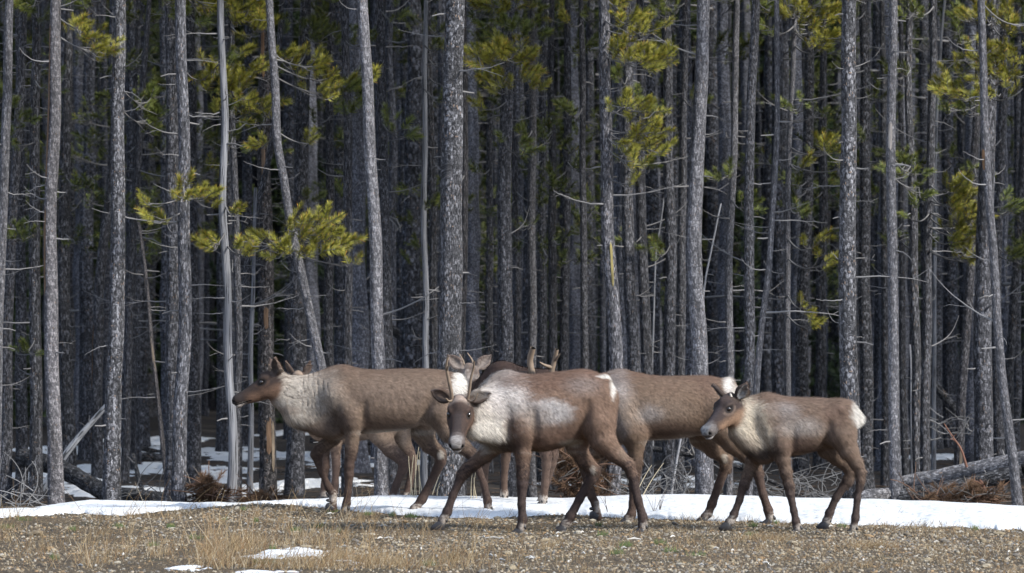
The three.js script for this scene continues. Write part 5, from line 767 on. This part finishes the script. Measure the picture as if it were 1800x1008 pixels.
// the calf
caribou({
  name: 'caribou_calf', label: 'small caribou calf at the right with pale muzzle and fluffy white tail', seed: 16, creases: [[1190, 510, 1225, 370, 0.018, 0.03], [1030, 530, 1045, 380, 0.016, 0.028], [930, 530, 935, 380, 0.012, 0.028], [1260, 290, 1300, 390, 0.01, 0.035]], small: 0.88, ax: 1100, ay: 940, k: 735, at: at(1040 + 1100 / 2.964, 620 + 941 / 2.964, 25), spine: 235, legTop: 640, coat: { ...COAT, body: [0.185, 0.128, 0.094], back: [0.15, 0.099, 0.073], leg: [0.062, 0.042, 0.035], face: [0.036, 0.023, 0.02], cheek: [0.22, 0.135, 0.085], brow: [0.05, 0.034, 0.028], bridge: [0.045, 0.034, 0.036], muzzle: [0.13, 0.115, 0.11], nose: [0.24, 0.245, 0.25], noseW: 0.9, lip: [0.32, 0.3, 0.29], ear: [0.05, 0.035, 0.028], earIn: [0.36, 0.36, 0.36], eyeRing: [0.3, 0.22, 0.17] },
  torso: [[1354, 280, 330, 0.035], [1340, 263, 400, 0.085], [1300, 250, 452, 0.125], [1240, 241, 480, 0.15], [1160, 235, 512, 0.165], [1080, 233, 532, 0.17], [1000, 228, 545, 0.165], [950, 214, 552, 0.15], [900, 207, 550, 0.135], [850, 220, 538, 0.115], [800, 240, 505, 0.1], [760, 254, 465, 0.085], [725, 262, 420, 0.065]],
  bend: (s) => 0.1 * sstep(-0.3, -0.52, s),
  legs: [
    { j: [[975, 440, 0.09, 0.085], [992, 550, 0.1, 0.053], [1006, 620, 0.1, 0.042], [1022, 690, 0.1, 0.036], [1030, 730, 0.1, 0.034], [1048, 820, 0.1, 0.026], [1060, 878, 0.1, 0.031], [1066, 908, 0.1, 0.029]], hoof: [1056, 944] },
    { j: [[900, 460, -0.08, 0.08], [846, 560, -0.09, 0.05], [816, 640, -0.09, 0.038], [798, 690, -0.09, 0.035], [776, 770, -0.09, 0.027], [746, 848, -0.09, 0.031], [731, 882, -0.09, 0.029]], hoof: [706, 916] },
    { j: [[1290, 320, 0.06, 0.11], [1300, 430, 0.09, 0.11], [1332, 510, 0.1, 0.073], [1370, 570, 0.1, 0.05], [1393, 620, 0.1, 0.041], [1392, 660, 0.1, 0.035], [1378, 760, 0.1, 0.029], [1368, 858, 0.1, 0.033], [1360, 903, 0.1, 0.03]], hoof: [1344, 946] },
    { j: [[1250, 410, -0.07, 0.1], [1232, 500, -0.09, 0.078], [1284, 545, -0.1, 0.06], [1340, 590, -0.1, 0.047], [1362, 620, -0.1, 0.041], [1340, 670, -0.1, 0.036], [1282, 760, -0.1, 0.03], [1246, 840, -0.1, 0.033], [1236, 875, -0.1, 0.03]], hoof: [1218, 912] },
  ],
  extra: [[[1345, 275, 0, 0.035], [1382, 345, 0, 0.042], 0.03], [[905, 330, 0.055, 0.115], [980, 470, 0.09, 0.09], 0.03], [[760, 420, 0.08, 0.06], [880, 520, 0, 0.07]], [[800, 330, 0, 0.12], [735, 320, 0.1, 0.075]]],
  head: { x: 728, y: 222, z: 0.12, yaw: 0.85, pitch: 0.46, s: 0.96, ears: [[-1, [-0.25, 0.85, -0.75]], [1, [-0.1, 0.75, 0.75]]] },
  antlers: [{ p: [[0.055, 0.005, -0.035], [0.055, 0.03, -0.035], [0.055, 0.045, -0.035]], r: [0.009, 0.005], mat: new THREE.MeshStandardMaterial({ color: 0xe8e0d4, roughness: 0.8 }) }],
  marks: [[790, 350, 110, 110, [0.52, 0.46, 0.37], 0.95, 0.4], [860, 420, 80, 70, [0.5, 0.43, 0.34], 0.85, 0.4], [760, 470, 80, 40, [0.26, 0.21, 0.17], 0.7], [870, 520, 90, 34, [0.05, 0.038, 0.033], 0.9, 0.45], [990, 300, 70, 40, GREY, 0.5, 0.6], [1080, 385, 110, 45, [0.33, 0.29, 0.26], 0.85, 0.6], [940, 330, 40, 60, [0.17, 0.12, 0.09], 0.5], [1080, 480, 80, 45, [0.13, 0.082, 0.062], 0.75, 0.5], [1250, 330, 60, 60, [0.19, 0.12, 0.088], 0.5], [1120, 528, 80, 10, TAN, 0.7], [1374, 312, 34, 52, WHITE, 0.95, 0.4, -9], [1388, 350, 24, 40, WHITE, 0.97, 0.25]],
  mane: [[820, 470, 130, 70, 0.05], [1375, 320, 45, 70, 0.055], [880, 300, 120, 80, 0.025]],
});
// ---------------------------------------------------------------- fallen logs, leaning poles, brush
function log(o) { // pts: [px, py, distance] along the stem, w its width in photo pixels
  const R = rng(o.seed), pts = o.pts.map(([x, y, D]) => at(x, y, D)), r = o.w / F * o.pts[0][2] / 2, base = pts[0].clone(), T = thing(o.name ?? 'fallen_log', o.label, 'log', base, o.group);
  const curve = new THREE.CatmullRomCurve3(pts.map((p) => p.clone().sub(base))), n = Math.max(8, Math.round(curve.getLength() / 0.1)), s = new Soup(), tint = o.tone ?? 1;
  s.tube(curve.getPoints(n), (t) => r * lerp(1.05, o.taper ?? 0.8, t) * (1 + 0.05 * noise(t * 14, o.seed)), 16, (t, th) => { const b = tint * (1 + 0.5 * noise(t * 9, Math.cos(th) * 2, o.seed)); return [b, b * 0.985, b * 0.97]; }, 0.16);
  mesh('trunk', s.geo(), BARK[o.kind ?? 'scaly'], T);
  for (let k = 0; k < (o.stubs ?? 4); k++) { const q = curve.getPoint(0.1 + 0.85 * R()), b = mesh('branch_stub', (o.long ? DEAD : STUB)[Math.floor(R() * 4)], MAT.twig, T); b.position.copy(q); b.rotation.set(R() - 0.5, R() * 6.3, 0.4 + R()); b.scale.setScalar(0.7 + 0.7 * R()); }
  return T;
}
log({ seed: 1, pts: [[1586, 852, 31.4], [1700, 829, 31.1], [1850, 796, 30.7]], w: 29, taper: 0.95, kind: 'pale', tone: 1.2, label: 'upper weathered grey log of the two stacked at the right', stubs: 6, group: 'stacked fallen logs' });
log({ seed: 2, pts: [[1585, 875, 31.2], [1690, 856, 31.0], [1800, 830, 30.8]], w: 30, taper: 0.9, kind: 'dark', tone: 1.1, label: 'lower dark log under the weathered grey one at the right', stubs: 5, group: 'stacked fallen logs' });
log({ seed: 3, pts: [[1505, 876, 31], [1560, 868, 31.2], [1610, 864, 31.6]], w: 22, taper: 0.9, kind: 'pale', tone: 0.9, label: 'short pale log lying behind the foot of the pale speckled pine', stubs: 2 });
log({ seed: 4, pts: [[40, 805, 35], [100, 822, 34.6], [140, 842, 34.3], [185, 866, 34], [240, 874, 33.6], [315, 884, 33.2]], w: 32, taper: 0.8, kind: 'dark', tone: 0.75, label: 'curved dark log dipping behind the thick left pine', stubs: 3 });
log({ seed: 5, pts: [[60, 880, 37.5], [118, 795, 38], [150, 755, 38.5], [192, 708, 39]], w: 13, taper: 0.7, kind: 'silver', tone: 1.15, name: 'leaning_pole', label: 'pale barkless pole leaning behind the bent pale pine', stubs: 2 });
log({ seed: 6, pts: [[610, 532, 50], [680, 574, 50], [748, 622, 50]], w: 17, taper: 1, kind: 'dark', tone: 0.85, name: 'leaning_pole', label: 'dark leaning stem between the smooth pale trunk and the bluish stem', stubs: 2 });
log({ seed: 7, pts: [[1640, 672, 47], [1670, 710, 47], [1700, 752, 47]], w: 15, taper: 1, kind: 'dark', tone: 1.2, name: 'leaning_pole', label: 'grey broken stem slanting down behind the twigs of the straight grey pine', stubs: 1 });
log({ seed: 8, pts: [[243, 412 + 375, 50], [285, 797, 50], [335, 806, 50]], w: 9, kind: 'dark', tone: 0.9, label: 'thin dark log on the snowy forest floor left of the wavy pine', stubs: 1 });
log({ seed: 9, pts: [[235, 802, 47], [280, 806, 47], [320, 808, 47]], w: 17, kind: 'dark', tone: 1.1, label: 'brownish rotting log on the snowy floor beyond the leaning dead pine', stubs: 1 });
log({ seed: 10, pts: [[545, 770, 52], [620, 776, 52], [760, 772, 52]], w: 16, kind: 'dark', tone: 0.9, label: 'long dark log lying far behind the left caribou legs', stubs: 2 });
log({ seed: 11, pts: [[232, 800, 37.6], [246, 850, 37], [256, 890, 36.5]], w: 8, kind: 'dark', tone: 0.8, name: 'leaning_pole', label: 'thin dark broken stick leaning over the curved log', stubs: 2 });
log({ seed: 12, pts: [[1140, 788, 37], [1210, 800, 36.8], [1300, 822, 36.5], [1400, 868, 36.2]], w: 9, kind: 'dark', tone: 1.0, label: 'thin fallen stem seen under the bellies of the rear caribou and calf', stubs: 9, long: true });
log({ seed: 13, pts: [[1380, 872, 34], [1440, 878, 33.8], [1510, 880, 33.6]], w: 16, kind: 'dark', tone: 0.9, label: 'dark log under the grey twig tangle behind the calf legs', stubs: 4 });
log({ seed: 14, pts: [[1700, 822, 30.9], [1690, 790, 30.9], [1675, 768, 30.9], [1660, 745, 30.9]], w: 4.5, taper: 0.4, kind: 'pale', tone: 0.7, name: 'red_twig', label: 'reddish bare twig sticking up over the stacked logs', stubs: 2 });
log({ seed: 15, pts: [[1722, 842, 30.9], [1732, 862, 30.8], [1738, 886, 30.8]], w: 6, taper: 0.8, kind: 'pale', tone: 0.55, name: 'red_twig', label: 'reddish stub pointing down from the lower stacked log', stubs: 1 });
for (const o of scene.children.filter((c) => c.name.startsWith('red_twig'))) for (const m of o.children) { m.material = new THREE.MeshStandardMaterial({ color: new THREE.Color(0.24, 0.115, 0.075), roughness: 0.8, vertexColors: true }); }

const BROWN = [1, 2].map((k) => { const g = shootGeo(k + 20, 70, 0.14, 0.06, 0.005).geo(), c = g.attributes.color; for (let i = 0; i < c.count; i++) { const m = c.getX(i) * 1.3; c.setXYZ(i, 0.24 * m + 0.04, 0.135 * m + 0.022, 0.07 * m + 0.012); } return g; });
function brush(px, py, w, h, D, n, seed, label, twigs = 60) { // a heap of dead rust brown boughs and bent twigs
  const R = rng(seed), b = at(px, py + h / 2, D); b.y = Math.min(b.y, ground(b.x, b.z) + 0.15); const T = thing('brush_heap', label, 'brush heap', b), k = D / F, s = new Soup(), t = new Soup();
  for (let i = 0; i < n; i++) { const x = (R() + R() - 1) * w * k * 0.5, y = R() * h * k * Math.sqrt(Math.max(0, 1 - (2 * x / (w * k)) ** 2)), d = V(R() - 0.5, R() * 0.7 - 0.3, R() - 0.4).normalize(); s.add(BROWN[i % 2], pose(V(x, y, (R() - 0.5) * 0.4), toDir(d), 0.7 + 0.5 * R())); }
  for (let i = 0; i < twigs; i++) { const x = (R() + R() - 1) * w * k * 0.5, y = R() * h * k * 0.8, a = R() * 6.28, l = 0.12 + 0.25 * R(), p = []; for (let j = 0; j <= 5; j++) { const q = j / 5; p.push(V(x + Math.cos(a) * l * q, y + Math.sin(a) * l * q * 0.7 + 0.1 * l * Math.sin(q * 3 + i), (R() - 0.5) * 0.04 + 0.2 * Math.sin(i))); } const c = 0.5 + 0.6 * R(); t.tube(p, (q) => lerp(0.006, 0.0025, q), 4, R() < 0.6 ? [c * 0.9, c * 0.52, c * 0.34] : [c, c * 0.9, c * 0.8]); }
  mesh('dead_needles', s.geo(), MAT.strand, T).userData.kind = 'stuff'; mesh('twigs', t.geo(), MAT.twig, T).userData.kind = 'stuff';
}
brush(362, 866, 80, 34, 31.4, 90, 31, 'orange brown heap of dead boughs left of the silver dead pine', 40);
brush(455, 878, 70, 18, 31, 40, 32, 'low brown litter heap at the foot of the orange patched pine', 20);
brush(1022, 835, 100, 90, 31.3, 150, 33, 'tall rust brown heap of dead boughs behind the staring caribou hind legs', 110);
brush(1690, 880, 190, 30, 30.7, 120, 34, 'wide rust brown heap of dead boughs beneath the stacked logs', 120);
function tangle(px, py, w, h, D, n, seed, label, tone, curl) { // bare grey twigs arching over one another
  const R = rng(seed), b = at(px, py + h / 2, D), k = D / F, s = new Soup(), T = thing('twig_tangle', label, 'twigs', b);
  for (let i = 0; i < n; i++) { let p = V((R() - 0.5) * w * k, R() * h * k * 0.6, (R() - 0.5) * 0.5), a = R() * 6.28, q = [p.clone()]; const l = (0.2 + 0.4 * R()) * 0.9, c = (R() - 0.5) * curl; for (let j = 0; j < 9; j++) { a += c * (0.7 + 0.6 * R()); p = p.clone().add(V(Math.cos(a) * l / 9, Math.sin(a) * l / 9 * 0.8, (R() - 0.5) * 0.02)); if (p.y < -0.02) p.y = -0.02; q.push(p); } const t = tone * (0.6 + 0.6 * R()); s.tube(q, (f) => lerp(0.0055, 0.002, f), 4, [t, t, t]); }
  mesh('twigs', s.geo(), MAT.twig, T).userData.kind = 'stuff';
}
tangle(1430, 845, 120, 80, 33, 56, 41, 'curling grey twigs under the calf belly', 0.95, 1.1);
tangle(1160, 835, 120, 80, 33.8, 60, 42, 'bare grey twigs under the rear caribou belly', 1.2, 0.6);
tangle(1320, 850, 70, 60, 34.5, 40, 46, 'bare grey twigs between the rear caribou and calf legs', 1.1, 0.7);
tangle(18, 868, 80, 46, 30.6, 30, 43, 'bare grey twig pile at the left edge of the wood', 1.1, 0.4);
tangle(265, 868, 90, 40, 33.4, 26, 44, 'few dark bare twigs over the curved log', 0.6, 0.3);
tangle(1665, 740, 80, 60, 35.5, 22, 45, 'dead twiggy sprig beside the straight grey pine behind the logs', 1.0, 0.8);

// ---------------------------------------------------------------- what grows and lies on the verge
{
  const R = rng(5151), onGround = (px, D) => { const x = (px - 900) / F * D; return V(x, ground(x, -D), -D); };
  const straw = () => { const t = R(), b = 0.55 + 0.6 * R(); return t < 0.5 ? [0.36 * b, 0.265 * b, 0.145 * b] : t < 0.85 ? [0.24 * b, 0.15 * b, 0.075 * b] : [0.46 * b, 0.39 * b, 0.28 * b]; };
  const reed = (S, p, d, len, w, c, bend) => { const pts = []; for (let j = 0; j <= 4; j++) { const t = j / 4; pts.push(V(p.x + d.x * len * t + bend * len * t * t, p.y + d.y * len * t, p.z + d.z * len * t)); } S.tube(pts, (t) => w * (1 - 0.7 * t), 3, c); };
  const G = new Soup();
  const zones = [[420, 23.1, 45, 0.7, 420], [370, 22.5, 30, 0.5, 380], [460, 23.3, 60, 0.4, 160], [500, 21, 110, 0.25, 420], [640, 21.2, 70, 0.5, 420], [590, 21.8, 40, 0.3, 160], [740, 21, 120, 0.5, 260], [390, 21.2, 60, 0.4, 340], [560, 23.4, 70, 0.5, 160], [860, 21.6, 140, 1.3, 160], [1345, 24, 50, 0.2, 240], [1535, 23, 45, 0.25, 240], [1700, 22, 120, 1.8, 120], [1250, 22.3, 260, 2, 160], [240, 22.6, 120, 1.6, 200], [80, 22.6, 90, 2, 140], [1050, 22.5, 260, 2, 160], [1480, 22.4, 200, 2, 140], [1620, 25, 160, 0.6, 90], [1250, 26, 160, 0.4, 90]];
  for (let i = 0; i < 110; i++) zones.push([1840 * R() - 20, 20.2 + 7.4 * R(), 14 + 26 * R(), 0.1 + 0.2 * R(), 14 + Math.floor(30 * R())]);
  for (const [px, D, sx, sD, n] of zones) for (let i = 0; i < n; i++) {
    const gx = px + (R() + R() + R() - 1.5) * sx, gD = D + (R() + R() - 1) * sD; if (gD > 8370 / (table(EDGE, gx) - 600) + 0.1) continue; const p = onGround(gx, gD), tall = px < 900 && R() < 0.06, low = px > 900 || R() < 0.35, L = tall ? 0.2 + 0.16 * R() : low ? 0.03 + 0.04 * R() : 0.04 + 0.075 * R();
    reed(G, p, V((R() - 0.4) * (low ? 2 : 1.1), 1, (R() - 0.5) * 0.6).normalize(), L, tall ? 0.0022 : 0.0019, straw(), (R() - 0.35) * 0.8);
  }
  scene.add(tag(mesh('dry_grass', G.geo(), MAT.strand, scene), 'straw coloured dry grass on the verge round the melting snow patch', 'grass', null, 'stuff'));
  const L = new Soup(); // dead stalks, needles and chips lying flat among the stones
  for (let i = 0; i < 42000; i++) { const D = 19.9 + 8.9 * Math.pow(R(), 0.75), px = -240 + 2280 * R(), e = table(EDGE, px); if (D > 8370 / (e - 600) + 0.1) continue; const p = onGround(px, D), a = R() * 6.28; p.y += 0.004 + 0.012 * R(); const d = V(Math.cos(a), (R() - 0.35) * 0.5, Math.sin(a)).normalize(); L.blade(p, d, 0.015 + 0.06 * R() * R(), 0.003 + 0.003 * R(), ...(() => { const c = straw(), q = R() < 0.45 ? 0.3 : 0.8; return [c.map((v) => v * q), c.map((v) => v * q)]; })(), V(0, 1, 0.3)); }
  for (let i = 0; i < 2600; i++) { const D = 31.5 + 22 * R(), px = -60 + 1920 * R(), p = onGround(px, D), a = R() * 6.28; p.y += 0.01; const c = 0.4 + 0.7 * R(); reed(L, p, V(Math.cos(a), 0.1 * R(), Math.sin(a) * 0.7), 0.1 + 0.4 * R() * R(), 0.004 + 0.005 * R(), [0.15 * c, 0.105 * c, 0.075 * c], (R() - 0.5) * 0.3); }
  for (let i = 0; i < 1500; i++) { const q = SNOWTOP[Math.floor(R() * SNOWTOP.length)], a = R() * 6.28, c = 0.4 + 0.8 * R(); if (fbm(q[0] * 1.5, q[2] * 2, 31, 3) < -0.05) continue; L.blade(V(q[0], q[1] + 0.003, q[2]), V(Math.cos(a), 0.25 * R(), Math.sin(a)).normalize(), 0.012 + 0.035 * R(), 0.004, [0.1 * c, 0.07 * c, 0.05 * c], [0.1 * c, 0.07 * c, 0.05 * c], V(0, 1, 0.3)); }
  scene.add(tag(mesh('litter', L.geo(), MAT.strand, scene), 'dead stalks, needles and sticks lying loose on the ground', 'litter', null, 'stuff'));
  const W = new Soup(); // pale splinters of wood
  for (let i = 0; i < 70; i++) { const D = 21 + 7 * R(), px = 1800 * R(); if (D > 8370 / (table(EDGE, px) - 600)) continue; const p = onGround(px, D), a = R() * 6.28, l = 0.03 + 0.09 * R() * R(); p.y += 0.01; const c = 0.35 + 0.3 * R(); W.tube([p, p.clone().add(V(Math.cos(a) * l * 0.5, 0.008, Math.sin(a) * l * 0.5)), p.clone().add(V(Math.cos(a) * l, 0.002, Math.sin(a) * l))], (t) => 0.008 * Math.sin(Math.PI * (0.15 + 0.7 * t)), 5, [c, c * 0.95, c * 0.86]); }
  scene.add(tag(mesh('wood_chips', W.geo(), MAT.strand, scene), 'pale weathered wood splinters lying about on the gravel', 'wood chips', null, 'stuff'));
  const N = new Soup(); // fresh green tufts
  const tufts = [[590, 27.9], [585, 27.6], [690, 27.2], [430, 27.6], [345, 24.1], [470, 21.2], [560, 25.5], [1365, 26], [1480, 25.4], [1180, 22.5], [1320, 24.4], [520, 25], [395, 26.4], [300, 25.5], [1100, 23.2]];
  for (let i = 0; i < 26; i++) tufts.push([R() * 1800, 21 + 6.5 * R()]);
  for (const [px, D] of tufts) { if (D > 8370 / (table(EDGE, px) - 600) + 0.2) continue; const n = 24 + 60 * R(), r = 0.02 + 0.05 * R(); for (let i = 0; i < n; i++) { const p = onGround(px, D); p.x += (R() + R() - 1) * r; p.z += (R() + R() - 1) * r * 1.3; const b = 0.6 + 0.6 * R(); N.blade(p, V((R() - 0.5) * 1.2, 1, (R() - 0.5)).normalize(), 0.018 + 0.035 * R(), 0.004, [0.05 * b, 0.075 * b, 0.02 * b], [0.1 * b, 0.135 * b, 0.035 * b], V(0, 0.5, 0.8)); } }
  scene.add(tag(mesh('green_grass', N.geo(), MAT.strand, scene), 'small fresh green grass tufts between the stones', 'grass', null, 'stuff'));
  const K = new Soup(); // thin dark weeds along the edge of the snow
  for (let i = 0; i < 90; i++) { const px = 1800 * R(), D = 8370 / (table(EDGE, px) - 600) + (R() - 0.55) * 0.5, p = onGround(px, D), h = 0.03 + 0.1 * R() * R(); for (let q = 0; q < 3; q++) reed(K, p, V((R() - 0.5) * 1.4, 1, (R() - 0.5)).normalize(), h * (0.5 + 0.6 * R()), 0.0022, R() < 0.5 ? [0.06, 0.045, 0.035] : [0.22, 0.17, 0.11], (R() - 0.5) * 0.8); }
  for (const [px, py] of [[1068, 893], [1150, 896], [1160, 890], [1570, 918], [1680, 924]]) { const D = 27.2, p = at(px, py + 8, D); for (let q = 0; q < 4; q++) reed(K, p, V((R() - 0.5) * 0.9, 1, 0.1), 0.09 + 0.09 * R(), 0.003, [0.07, 0.05, 0.04], (R() - 0.5) * 0.6); }
  scene.add(tag(mesh('weeds', K.geo(), MAT.strand, scene), 'thin dry weeds poking up along the edge of the snow strip', 'weeds', null, 'stuff'));
  const stalks = (label, list, D) => { const [x0, y0] = list[0], b = at(x0, y0, D), T = thing('tall_dry_stalks', label, 'dry stalks', b, null); for (const [ax, ay, bx, by] of list) { const S = new Soup(), p = at(ax, ay, D).sub(b), e = at(bx, by, D).sub(b), m = p.clone().lerp(e, 0.55).add(V(-0.012, 0.01, 0)); S.tube(new THREE.QuadraticBezierCurve3(p, m, e).getPoints(8), (t) => 0.0042 * (1 - 0.5 * t), 5, [0.5, 0.42, 0.28]); mesh('stalk', S.geo(), MAT.strand, T); } };
  stalks('tall straw stalks right of the half hidden caribou hind legs', [[722, 878, 727, 800], [728, 880, 736, 786], [732, 880, 731, 800], [738, 878, 738, 794], [726, 876, 718, 802], [742, 870, 735, 808]], 29.6);
  stalks('tall straw stalks between the raised antlers caribou forelegs and the thickest trunk', [[828, 878, 831, 828], [833, 878, 836, 830], [838, 878, 833, 840], [760, 870, 786, 806], [768, 872, 774, 848]], 29.4);
  stalks('two bent pale straw stalks under the rear caribou belly', [[1118, 870, 1146, 818], [1130, 872, 1167, 814]], 28.8);
}
renderer.render(scene, camera);
